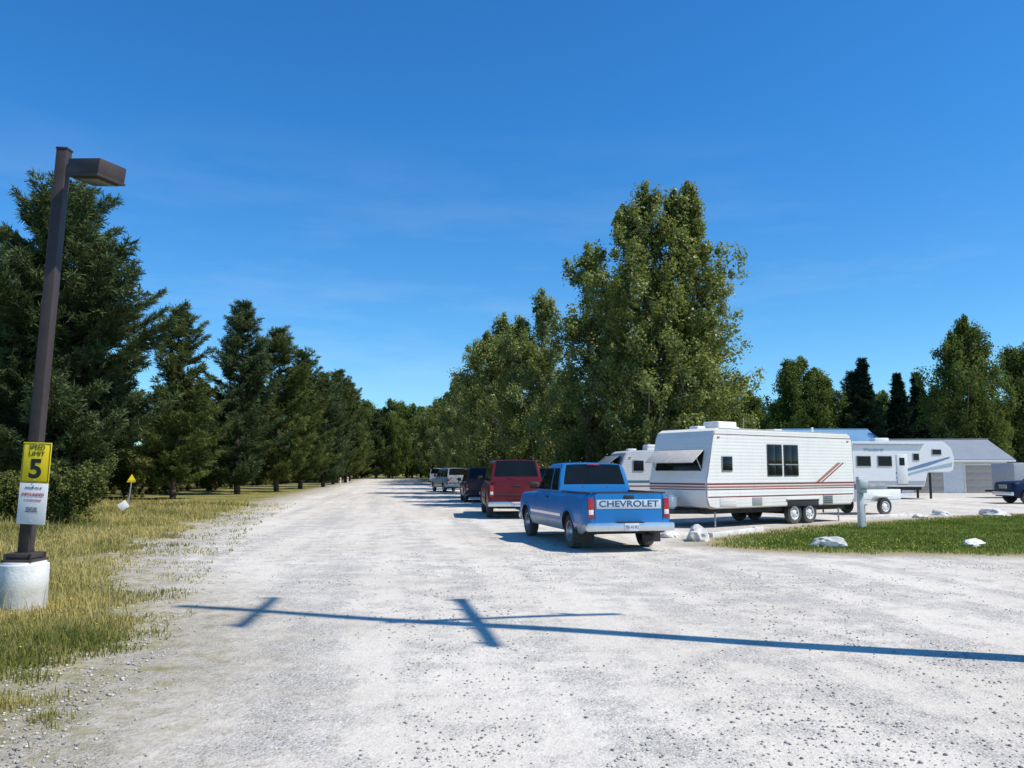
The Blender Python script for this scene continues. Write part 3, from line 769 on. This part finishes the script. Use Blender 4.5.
vehicle('minivan',(-1.6,44,0),math.atan2(0.98,-0.12),'minivan',paintm('dark_red_paint',(0.09,0.018,0.018)),simple('silver_lower_body',(0.4,0.4,0.4),0.4,0.4),dict(H=1.85,belt=1.1))
vehicle('pickup_truck',(2.05,34.9,0),math.atan2(0.99,-0.10),'pickup',RD2)
vehicle('camper_van',(-8.6,93,0),math.atan2(0.9,0.5),'van',paintm('white_paint',(0.66,0.66,0.64)))
vehicle('sport_utility_vehicle',(-4.3,66,0),math.atan2(0.9,-0.3),'suv',paintm('silver_paint',(0.30,0.33,0.35)))
vehicle('camper_van',(-6.0,86,0),math.atan2(0.9,-0.3),'van',paintm('grey_blue_paint',(0.2,0.26,0.32)))
vehicle('pickup_truck',(31.2,43.0,0),math.radians(177),'pickup',simple('navy_paint',(0.006,0.018,0.055),0.45,spec=0.2))

# ------------------------------------------------------------------ travel trailers
def trailer_skin(name,col):
    m,nt,b=new_mat(name)
    tc=N(nt,'ShaderNodeTexCoord').outputs['Object']
    sp=N(nt,'ShaderNodeSeparateXYZ'); nt.links.new(tc,sp.inputs[0])
    w=math_(nt,'SINE',math_(nt,'MULTIPLY',sp.outputs[2],62.0))
    nz=noise_(nt,tc,1.4,5,0.6)
    c=mixc(nt,maprange(nt,nz,0.35,0.7),col,[k*0.92 for k in col])
    cbn=N(nt,'ShaderNodeCombineXYZ'); nt.links.new(math_(nt,'MULTIPLY',sp.outputs[0],9.0),cbn.inputs[0]); nt.links.new(math_(nt,'MULTIPLY',sp.outputs[2],0.6),cbn.inputs[2])
    st=noise_(nt,cbn.outputs[0],1.0,3,0.6)
    c=mixc(nt,maprange(nt,st,0.55,0.8,0,0.22),c,(0.45,0.40,0.34))
    c=mixc(nt,maprange(nt,sp.outputs[2],0.5,0.95,0.3,0.0),c,(0.35,0.3,0.25))
    nt.links.new(c,b.inputs['Base Color']); b.inputs['Roughness'].default_value=0.42
    bp=N(nt,'ShaderNodeBump'); bp.inputs['Strength'].default_value=0.22; bp.inputs['Distance'].default_value=0.006
    nt.links.new(w,bp.inputs['Height']); nt.links.new(bp.outputs[0],b.inputs['Normal'])
    MATS[name]=m; return m
SK=trailer_skin('cream_ribbed_aluminium',(0.84,0.80,0.745)); SK2=trailer_skin('white_ribbed_aluminium',(0.60,0.60,0.58))
BRN=simple('maroon_stripe',(0.19,0.03,0.03),0.5); TAN=simple('rust_stripe',(0.42,0.17,0.12),0.5)
FRM=simple('window_frame_aluminium',(0.40,0.39,0.37),0.45,0.5)
DRK=simple('dark_window_trim',(0.05,0.045,0.04),0.5)
def travel_trailer(name,loc,rz,L=7.1,W=2.4,H=2.80,skin=SK,axles=(4.03,4.8),windows=None,full=True):
    e=empty(name,loc,rz)
    zb=0.56
    P=[(0.10,0.62),(0.0,0.86),(0.0,1.42),(0.05,1.56),(0.30,H-0.28),(0.40,H-0.09),(0.58,H),(L-0.36,H),(L-0.13,H-0.08),(L-0.04,H-0.28),(L,1.5),(L,0.80),(L-0.22,zb),(0.35,zb)]
    bm=bmesh.new()
    f=bm.faces.new([bm.verts.new((x,0,z)) for x,z in P])
    r=bmesh.ops.extrude_face_region(bm,geom=[f]); bmesh.ops.translate(bm,vec=(0,W,0),verts=[v for v in r['geom'] if isinstance(v,bmesh.types.BMVert)])
    bmesh.ops.bevel(bm,geom=[ed for ed in bm.edges if abs(ed.verts[0].co.y-ed.verts[1].co.y)<1e-4],offset=0.035,segments=3,affect='EDGES')
    bm_obj('body_shell',bm,skin,e,30)
    V=[];Fc=[]
    if full:
        n_=len(P)
        for i,(x,z) in enumerate(P):
            cx,cz=L/2,1.65; k=0.985
            V+= [(x,0.024,z),(cx+(x-cx)*0.993,-0.006,cz+(z-cz)*k)]
        for i in range(n_):
            j=(i+1)%n_; Fc.append((2*i,2*j,2*j+1,2*i+1))
        bm2=bmesh.new(); vs=[bm2.verts.new(v) for v in V]
        for q in Fc: bm2.faces.new([vs[k] for k in q])
        bm_obj('edge_moulding',bm2,FRM,e)
    def stripe(x0,x1,z0,z1,mat,sl=0,y=-0.004):
        bm=bmesh.new(); bm.faces.new([bm.verts.new(v) for v in ((x0,y,z0),(x1,y,z0),(x1+sl,y,z1),(x0+sl,y,z1))])
        bm_obj('side_stripe',bm,mat,e,sm=False)
    if full:
        stripe(0.03,L-0.03,1.26,1.31,BRN); stripe(0.03,L-0.03,1.17,1.225,TAN,y=-0.0045); stripe(0.03,L-0.05,1.11,1.14,BRN)
        stripe(0.06,L-0.1,0.89,0.925,BRN)
        stripe(L-2.1,L-1.9,1.315,1.95,TAN,1.2); stripe(L-1.82,L-1.73,1.315,1.95,BRN,1.2)
        stripe(0.36,L-0.1,H-0.2,H-0.18,BRN)
    else:
        stripe(0.03,L-0.03,1.2,1.3,simple('teal_stripe',(0.05,0.15,0.2),0.5)); stripe(0.03,L-0.03,1.05,1.1,BRN)
    for (z0,z1,mt) in ((1.26,1.31,BRN),(1.17,1.225,TAN),(1.11,1.14,BRN)):
        if full: box('front_stripe',e,(0.006,W-0.08,z1-z0),(-0.002,W/2,(z0+z1)/2),mt)
    for (x0,x1,z0,z1,mull) in (windows or [(0.66,1.12,1.66,2.12,0),(2.72,3.42,1.52,2.5,1),(3.52,4.22,1.52,2.5,1)]):
        box('window_frame',e,(x1-x0,0.03,z1-z0),((x0+x1)/2,-0.012,(z0+z1)/2),FRM if mull==0 else DRK,0.01)
        k=mull+1; w_=(x1-x0-0.05-0.03*mull)/k
        for i in range(k):
            box('window_pane',e,(w_,0.01,z1-z0-0.06),(x0+0.025+w_/2+i*(w_+0.03),-0.03,(z0+z1)/2),GLS,0.003)
        if mull: box('window_rail',e,(x1-x0-0.04,0.012,0.03),((x0+x1)/2,-0.042,z0+(z1-z0)*0.36),FRM)
    ang=math.atan2(0.25,H-1.84)
    box('front_window',e,(0.03,1.9,0.62),(0.125,W/2,1.98),GLS,0.01,rot=(0,ang,0))
    box('rock_guard',e,(0.035,2.0,0.60),(-0.12,W/2,2.10),simple('rock_guard_cream',(0.62,0.55,0.46),0.5,bump=.2) if full else FRM,0.012,rot=(0,math.radians(52),0))
    for s in (0.25,W-0.25): box('guard_strut',e,(0.02,0.02,0.5),(-0.02,s,1.86),FRM,rot=(0,math.radians(-30),0))
    box('storage_hatch',e,(0.7,0.015,0.26),(0.9,-0.006,0.76),skin,0.005)
    box('storage_hatch',e,(0.45,0.015,0.24),(2.2,-0.006,0.75),FRM,0.005)
    box('fridge_vent',e,(0.5,0.02,0.30),(min(5.7,L-1.0),-0.008,0.74),FRM,0.005)
    for k in range(4): box('vent_slat',e,(0.44,0.012,0.02),(min(5.7,L-1.0),-0.022,0.65+0.06*k),BLK)
    for x_ in (0.55,L-0.3): box('marker_lamp',e,(0.09,0.03,0.04),(x_,-0.012,H-0.28),AMB,0.006)
    for s in (0.3,W-0.3): box('tail_lamp',e,(0.03,0.12,0.2),(L+0.01,s,1.0),RED,0.01)
    box('rear_window',e,(0.03,1.2,0.6),(L-0.01,W/2,1.85),GLS,0.01,rot=(0,-math.radians(2),0))
    AC=simple('roof_unit_white',(0.76,0.74,0.70),0.5)
    for (sx,sy,sz,x_,y_,z_) in [(0.95,0.75,0.10,2.0,W/2,0.05),(0.86,0.66,0.20,1.97,W/2,0.17)]:
        box('roof_air_conditioner',e,(sx,sy,sz),(x_,y_,H+z_),AC,0.05 if sz>0.12 else 0.03,seg=3)
    box('roof_vent',e,(0.4,0.4,0.12),(4.6,W/2,H+0.05),AC,0.03); box('roof_vent',e,(0.36,0.36,0.1),(0.95,W/2,H+0.05),AC,0.03)
    cyl('plumbing_vent',e,0.04,0.2,(5.7,0.5,H+0.08),AC,seg=10)
    cyl('antenna_mast',e,0.012,0.5,(3.1,W/2,H+0.2),FRM,seg=6)
    box('chassis',e,(L-0.5,W-0.5,0.16),(L/2,W/2,0.485),UND,0.01)
    for ax in axles:
        for s,yw in ((-1,0.12),(1,W-0.12)): wheel(e,ax,yw,0.35,0.2,s,WHT)
        cyl('axle',e,0.045,W-0.4,(ax,W/2,0.35),UND,rot=R90)
    xa,xb=axles[0]-0.40,axles[-1]+0.40
    box('wheel_well',e,(xb-xa,0.02,0.20),((xa+xb)/2,-0.004,0.66),BLK,0.005)
    box('fender_skirt',e,(xb-xa+0.12,0.05,0.05),((xa+xb)/2,-0.02,0.785),SK,0.015)
    for s in (-1,1):
        box('hitch_rail',e,(1.35,0.07,0.12),(-0.45,W/2+s*0.36,0.47),UND,0.01,rot=(0,0,s*math.radians(27)))
    cyl('hitch_coupler',e,0.06,0.2,(-1.12,W/2,0.48),UND,seg=12)
    cyl('tongue_jack',e,0.04,0.85,(-0.85,W/2,0.48),UND,seg=12); box('jack_foot',e,(0.2,0.2,0.02),(-0.85,W/2,0.02),UND)
    for s in (-0.17,0.17): cyl('propane_tank',e,0.15,0.42,(-0.38,W/2+s,0.76),WHT,seg=20,bevel=0.06)
    for x_ in (0.6,L-0.6):
        for yv in (0.25,W-0.25): cyl('stabiliser_jack',e,0.025,0.46,(x_,yv,0.23),FRM,seg=8)
    return e
travel_trailer('travel_trailer',(5.65,24.0,0),math.atan2(0.56,0.83),H=2.95,L=7.2)
travel_trailer('travel_trailer',(4.2,33.0,0),math.radians(8),L=7.0,H=2.5,skin=SK2,full=False)
travel_trailer('travel_trailer',(2.6,56,0),math.radians(12),L=7.5,skin=SK2,full=False)

# fifth wheel
fw=empty('fifth_wheel_camper',(20.0,49,0),math.radians(4)); L=6.6
WH=simple('gloss_white_fibreglass',(0.78,0.78,0.77),0.3,var=0.04,coat=0.2)
P=[(0,0.75),(0,3.3),(0.15,3.45),(L-0.6,3.45),(L-0.15,3.05),(L,2.45),(L-0.1,1.72),(L-0.4,1.6),(4.9,1.6),(4.65,0.75)]
bm=bmesh.new(); f=bm.faces.new([bm.verts.new((x,0,z)) for x,z in P]); r=bmesh.ops.extrude_face_region(bm,geom=[f])
bmesh.ops.translate(bm,vec=(0,2.45,0),verts=[v for v in r['geom'] if isinstance(v,bmesh.types.BMVert)])
bmesh.ops.bevel(bm,geom=bm.edges[:],offset=0.05,segments=2,affect='EDGES'); bm_obj('body_shell',bm,WH,fw,30)
BL2=simple('decal_blue',(0.16,0.24,0.36),0.4); BL3=simple('decal_teal',(0.36,0.46,0.52),0.4); GRY=simple('decal_grey',(0.38,0.40,0.42),0.4)
def poly(n,parent,pts,mat):
    bm=bmesh.new(); bm.faces.new([bm.verts.new(p) for p in pts]); return bm_obj(n,bm,mat,parent,sm=False)
poly('swoosh_decal',fw,[(2.9,-.006,1.5),(4.8,-.006,1.95),(6.3,-.006,2.45),(6.3,-.006,2.55),(4.6,-.006,2.12),(2.9,-.006,1.6)],BL2)
poly('swoosh_decal',fw,[(2.9,-.007,1.2),(4.7,-.007,1.68),(6.4,-.007,1.95),(6.45,-.007,2.2),(4.8,-.007,1.85),(2.9,-.007,1.35)],BL3)
poly('lower_band',fw,[(0.06,-.006,0.85),(4.62,-.006,0.85),(4.70,-.006,1.1),(0.06,-.006,1.1)],GRY)
for (x0,x1,z0,z1) in [(0.5,1.4,1.95,2.6),(1.8,2.7,1.95,2.6),(4.0,4.4,2.3,2.75),(5.2,5.8,2.65,3.0)]:
    box('window_frame',fw,(x1-x0,0.03,z1-z0),((x0+x1)/2,-0.015,(z0+z1)/2),FRM,0.01); box('window_pane',fw,(x1-x0-.08,0.01,z1-z0-.08),((x0+x1)/2,-0.034,(z0+z1)/2),GLS)
box('entry_door',fw,(0.65,0.03,1.75),(3.3,-0.015,1.8),WHT,0.01); box('door_window',fw,(0.32,0.01,0.45),(3.3,-0.035,2.25),GLS)
text('side_lettering',fw,'Wanderer',0.30,(1.6,-0.008,2.95),BL2,R90,0.001,1.0)
box('awning_roll',fw,(4.4,0.10,0.10),(2.5,-0.06,3.28),GRY,0.04)
box('roof_air_conditioner',fw,(0.9,0.7,0.25),(2.6,1.2,3.57),WHT,0.06)
for x_ in (1.6,2.4):
    for s,yw in ((-1,0.1),(1,2.35)): wheel(fw,x_,yw,0.38,0.22,s,WHT)
box('chassis',fw,(4.4,1.9,0.2),(2.4,1.2,0.65),UND); box('landing_leg',fw,(0.1,0.1,1.55),(5.3,0.5,0.8),UND); box('landing_leg',fw,(0.1,0.1,1.55),(5.3,1.9,0.8),UND)

# ------------------------------------------------------------------ buildings
def metal_ribs(name,col):
    m,nt,b=new_mat(name); tc=N(nt,'ShaderNodeTexCoord').outputs['Object']; sp=N(nt,'ShaderNodeSeparateXYZ'); nt.links.new(tc,sp.inputs[0])
    w=math_(nt,'SINE',math_(nt,'MULTIPLY',sp.outputs[0],24.0)); bp=N(nt,'ShaderNodeBump'); bp.inputs['Strength'].default_value=0.6; bp.inputs['Distance'].default_value=0.03
    nt.links.new(math_(nt,'POWER',math_(nt,'ABSOLUTE',w),8.0),bp.inputs['Height']); nt.links.new(bp.outputs[0],b.inputs['Normal'])
    nt.links.new(mixc(nt,maprange(nt,noise_(nt,tc,0.8,4),0.3,0.7),col,[k*.85 for k in col]),b.inputs['Base Color']); b.inputs['Roughness'].default_value=0.45
    return m
def gable(name,loc,rz,Wd,Dp,he,hr,wall,roof,door=True):
    e=empty(name,loc,rz)
    bm=bmesh.new(); P=[(0,0),(Dp,0),(Dp,he),(Dp/2,hr-0.05),(0,he)]
    f=bm.faces.new([bm.verts.new((0,y,z)) for y,z in P]); r=bmesh.ops.extrude_face_region(bm,geom=[f])
    bmesh.ops.translate(bm,vec=(Wd,0,0),verts=[v for v in r['geom'] if isinstance(v,bmesh.types.BMVert)]); bm_obj('walls',bm,wall,e,sm=False)
    sl=math.atan2(hr-he,Dp/2); ln=math.hypot(hr-he,Dp/2)+0.45
    for s in (1,-1):
        cy=Dp/2-s*(ln/2)*math.cos(sl); cz=hr+0.05-(ln/2)*math.sin(sl)
        box('roof_slope',e,(Wd+0.8,ln,0.08),(Wd/2,cy,cz),roof,rot=(s*sl,0,0))
    box('ridge_cap',e,(Wd+0.82,0.3,0.06),(Wd/2,Dp/2,hr+0.09),roof,0.01)
    box('fascia_gutter',e,(Wd+0.84,0.12,0.14),(Wd/2,-0.48,he-0.22),WHT)
    if door:
        n=2
        for i in range(n):
            cx=(i+0.5)*Wd/n; box('door_frame',e,(2.5,0.05,2.25),(cx,-0.02,1.12),WHT); 
            for k in range(4): box('door_panel',e,(2.3,0.04,0.5),(cx,-0.055,0.28+0.53*k),simple('garage_door_tan',(0.42,0.36,0.30),0.5),0.01)
    else:
        for i in range(3):
            cx=(i+0.5)*Wd/3; box('window_frame',e,(1.3,0.06,1.0),(cx,-0.02,1.7),WHT,0.01); box('window_pane',e,(1.15,0.02,0.85),(cx,-0.06,1.7),GLS)
    return e
gable('blue_roof_building',(26.0,74,0),0.03,7.6,8,3.9,5.6,simple('pale_siding',(0.5,0.5,0.48),0.7),metal_ribs('blue_metal_roof',(0.17,0.33,0.50)),False)
gable('garage_building',(30.2,64,0),-0.05,8.0,7,2.7,4.2,simple('white_siding',(0.70,0.70,0.68),0.6),metal_ribs('grey_metal_roof',(0.30,0.33,0.36)),True)

# ------------------------------------------------------------------ site furniture
pd=empty('utility_pedestal',(10.35,24.6,0),0.2)
GM=simple('grey_painted_post',(0.60,0.62,0.63),0.6)
box('post',pd,(0.15,0.15,1.5),(0,0,0.75),GM,0.01); box('outlet_box',pd,(0.24,0.18,0.40),(0,-0.09,1.22),simple('outlet_box_grey',(0.42,0.45,0.48),0.5,0.2),0.015)
box('box_lid',pd,(0.26,0.06,0.22),(0,-0.19,1.27),GM,0.01,rot=(0.15,0,0)); cyl('water_riser',pd,0.02,0.7,(0.14,0,0.35),GM,seg=8); cyl('tap',pd,0.03,0.1,(0.14,-0.05,0.68),CHR,rot=R90,seg=8)
ut=empty('utility_trailer',(13.0,31.3,0),math.radians(25))
box('bed_floor',ut,(2.4,1.5,0.08),(1.2,0.75,0.55),WHT,0.01)
for y_ in (0,1.5): box('side_panel',ut,(2.4,0.04,0.38),(1.2,y_,0.78),WHT,0.01)
box('tailgate',ut,(0.04,1.46,0.38),(2.4,0.75,0.78),WHT,0.01); box('front_panel',ut,(0.04,1.46,0.38),(0,0.75,0.78),WHT,0.01)
for y_ in (0,1.5):
    wheel(ut,1.3,y_+(-0.16 if y_==0 else 0.16),0.33,0.18,-1 if y_==0 else 1,WHT)
    box('fender',ut,(0.85,0.22,0.04),(1.3,y_+(-0.16 if y_==0 else 0.16),0.72),WHT,0.01)
box('cargo_tarp',ut,(1.7,1.2,0.35),(1.1,0.75,1.02),simple('grey_tarp',(0.22,0.23,0.24),0.7,var=.3,bump=.6),0.12,seg=4)
box('tongue',ut,(1.3,0.08,0.08),(-0.6,0.75,0.5),UND); cyl('tongue_jack',ut,0.03,0.6,(-0.9,0.75,0.4),UND,seg=8)
cb_=empty('cargo_trailer',(31.0,51,0),0.1)
box('body_shell',cb_,(4.0,2.1,1.7),(2,1,1.35),simple('grey_cargo_skin',(0.36,0.37,0.39),0.5),0.08); box('side_door',cb_,(0.7,0.02,1.4),(1.2,-0.06,1.3),FRM,0.01)
for x_ in (1.8,2.5): wheel(cb_,x_,-0.15,0.33,0.2,-1)
box('trailer_frame',cb_,(5.0,0.9,0.12),(1.6,1,0.45),UND)

RK=simple('whitewashed_rock',(0.64,0.61,0.56),0.85,var=0.22,scale=5,bump=0.9)
def rock(x,y,sx,sy,sz,seed):
    bm=bmesh.new(); bmesh.ops.create_icosphere(bm,subdivisions=3,radius=1)
    for v in bm.verts:
        cell=mnoise.voronoi(v.co*1.1+Vector((seed,0,0)))[0][0]
        n1=mnoise.noise(v.co*1.3+Vector((seed*3.1,0,0))); n2=mnoise.noise(v.co*3.5+Vector((0,seed,0)))
        v.co*=0.85+0.4*n1+0.18*n2+0.35*cell
        v.co.z=max(v.co.z,-0.35)
        v.co.x*=sx; v.co.y*=sy; v.co.z*=sz
    o=bm_obj('landscape_rock',bm,RK,None,18); o.location=(x,y,sz*0.22); o.rotation_euler=(0,0,seed*1.3)
rock(4.45,19.9,0.36,0.26,0.27,1); rock(7.0,18.4,0.34,0.22,0.17,2); rock(10.3,18.6,0.34,0.2,0.12,3)
rock(18.2,31.3,0.5,0.35,0.2,4); rock(3.95,20.9,0.22,0.18,0.14,5); rock(16.3,31.5,0.45,0.28,0.14,6); rock(14.6,29.7,0.25,0.18,0.12,7); rock(20.2,30.6,0.35,0.25,0.14,8)
tb=empty('landscape_timber',(5.95,21.95,0.06),math.radians(49)); box('beam',tb,(3.0,0.14,0.13),(0,0,0),RK,0.02); box('spike_head',tb,(0.04,0.04,0.02),(1.0,0,0.07),BLK)
tb=empty('landscape_timber',(13.6,29.9,0.06),math.atan2(0.5,0.9)); box('beam',tb,(3.0,0.16,0.13),(0,0,0),RK,0.02); box('spike_head',tb,(0.04,0.04,0.02),(1.0,0,0.07),BLK)
gm_=empty('roadside_marker',(-14.9,32.0,0),0.3)
cyl('stake',gm_,0.025,1.35,(0.08,0,0.66),FRM,rot=(0,math.radians(6),0),seg=8)
poly('yellow_flag',gm_,[(0.0,-0.03,1.30),(0.30,-0.03,1.30),(0.15,-0.03,1.56)],YEL)
box('white_board',gm_,(0.34,0.03,0.30),(-0.10,-0.05,0.34),SW,0.01,rot=(0,math.radians(-35),0)); box('cross_bar',gm_,(0.3,0.02,0.03),(0.13,-0.02,1.26),YEL)
for (x,y) in [(-18.7,90),(-19.9,100)]:
    mk=empty('edge_marker_post',(x,y,0)); box('post',mk,(0.14,0.08,1.0),(0,0,0.5),SW,0.01); box('reflector',mk,(0.09,0.02,0.12),(0,-0.05,0.85),RED)

# ------------------------------------------------------------------ world, sun, camera
w=bpy.data.worlds.new('World'); scene.world=w; w.use_nodes=True; nt=w.node_tree
bg=nt.nodes['Background']; sky=nt.nodes.new('ShaderNodeTexSky'); sky.sky_type='NISHITA'; sky.sun_disc=False
sky.sun_elevation=SUN_EL; sky.sun_rotation=SUN_AZ; sky.altitude=500; sky.air_density=1.0; sky.dust_density=0.3; sky.ozone_density=2.0
hs=nt.nodes.new('ShaderNodeHueSaturation'); hs.inputs['Saturation'].default_value=1.22; hs.inputs['Value'].default_value=1.0
nt.links.new(sky.outputs[0],hs.inputs['Color'])
tc=nt.nodes.new('ShaderNodeTexCoord').outputs['Generated']
sz=nt.nodes.new('ShaderNodeSeparateXYZ'); nt.links.new(tc,sz.inputs[0])
tfac=maprange(nt,sz.outputs[2],0.0,0.40)
tcol=mixc(nt,tfac,(0.66,0.94,1.10),(0.42,0.98,1.28))
tint=mixc(nt,1.0,hs.outputs[0],tcol,'MULTIPLY')
mp=nt.nodes.new('ShaderNodeMapping'); mp.inputs['Scale'].default_value=(1.6,1.6,8.0); mp.inputs['Rotation'].default_value=(0.12,0.16,0); nt.links.new(tc,mp.inputs[0])
cn=noise_(nt,mp.outputs[0],1.5,7,0.6)
band=math_(nt,'MULTIPLY',maprange(nt,sz.outputs[2],0.02,0.12),maprange(nt,sz.outputs[2],0.40,0.16))
cf=math_(nt,'MULTIPLY',maprange(nt,cn,0.50,0.80,0,0.28),band)
c=mixc(nt,cf,tint,(5.0,6.0,6.8))
nt.links.new(c,bg.inputs['Color']); bg.inputs['Strength'].default_value=0.142
sl=bpy.data.lights.new('sun','SUN'); sl.energy=5.0; sl.angle=math.radians(0.53); sl.color=(1.0,0.945,0.84)
so=bpy.data.objects.new('sun',sl); COL.objects.link(so)
sd=Vector((math.sin(SUN_AZ)*math.cos(SUN_EL),math.cos(SUN_AZ)*math.cos(SUN_EL),math.sin(SUN_EL)))
so.rotation_euler=(-sd).to_track_quat('-Z','Y').to_euler(); so.location=(20,-10,30)
cam=bpy.data.cameras.new('camera'); cam.sensor_width=36; cam.lens=28.83; cam.clip_start=0.05; cam.clip_end=4000
co=bpy.data.objects.new('camera',cam); COL.objects.link(co); co.location=(0,0,1.65); co.rotation_euler=(math.radians(90+6.1),0,0)
scene.camera=co
scene.view_settings.view_transform='Standard'; scene.view_settings.look='None'; scene.view_settings.exposure=0
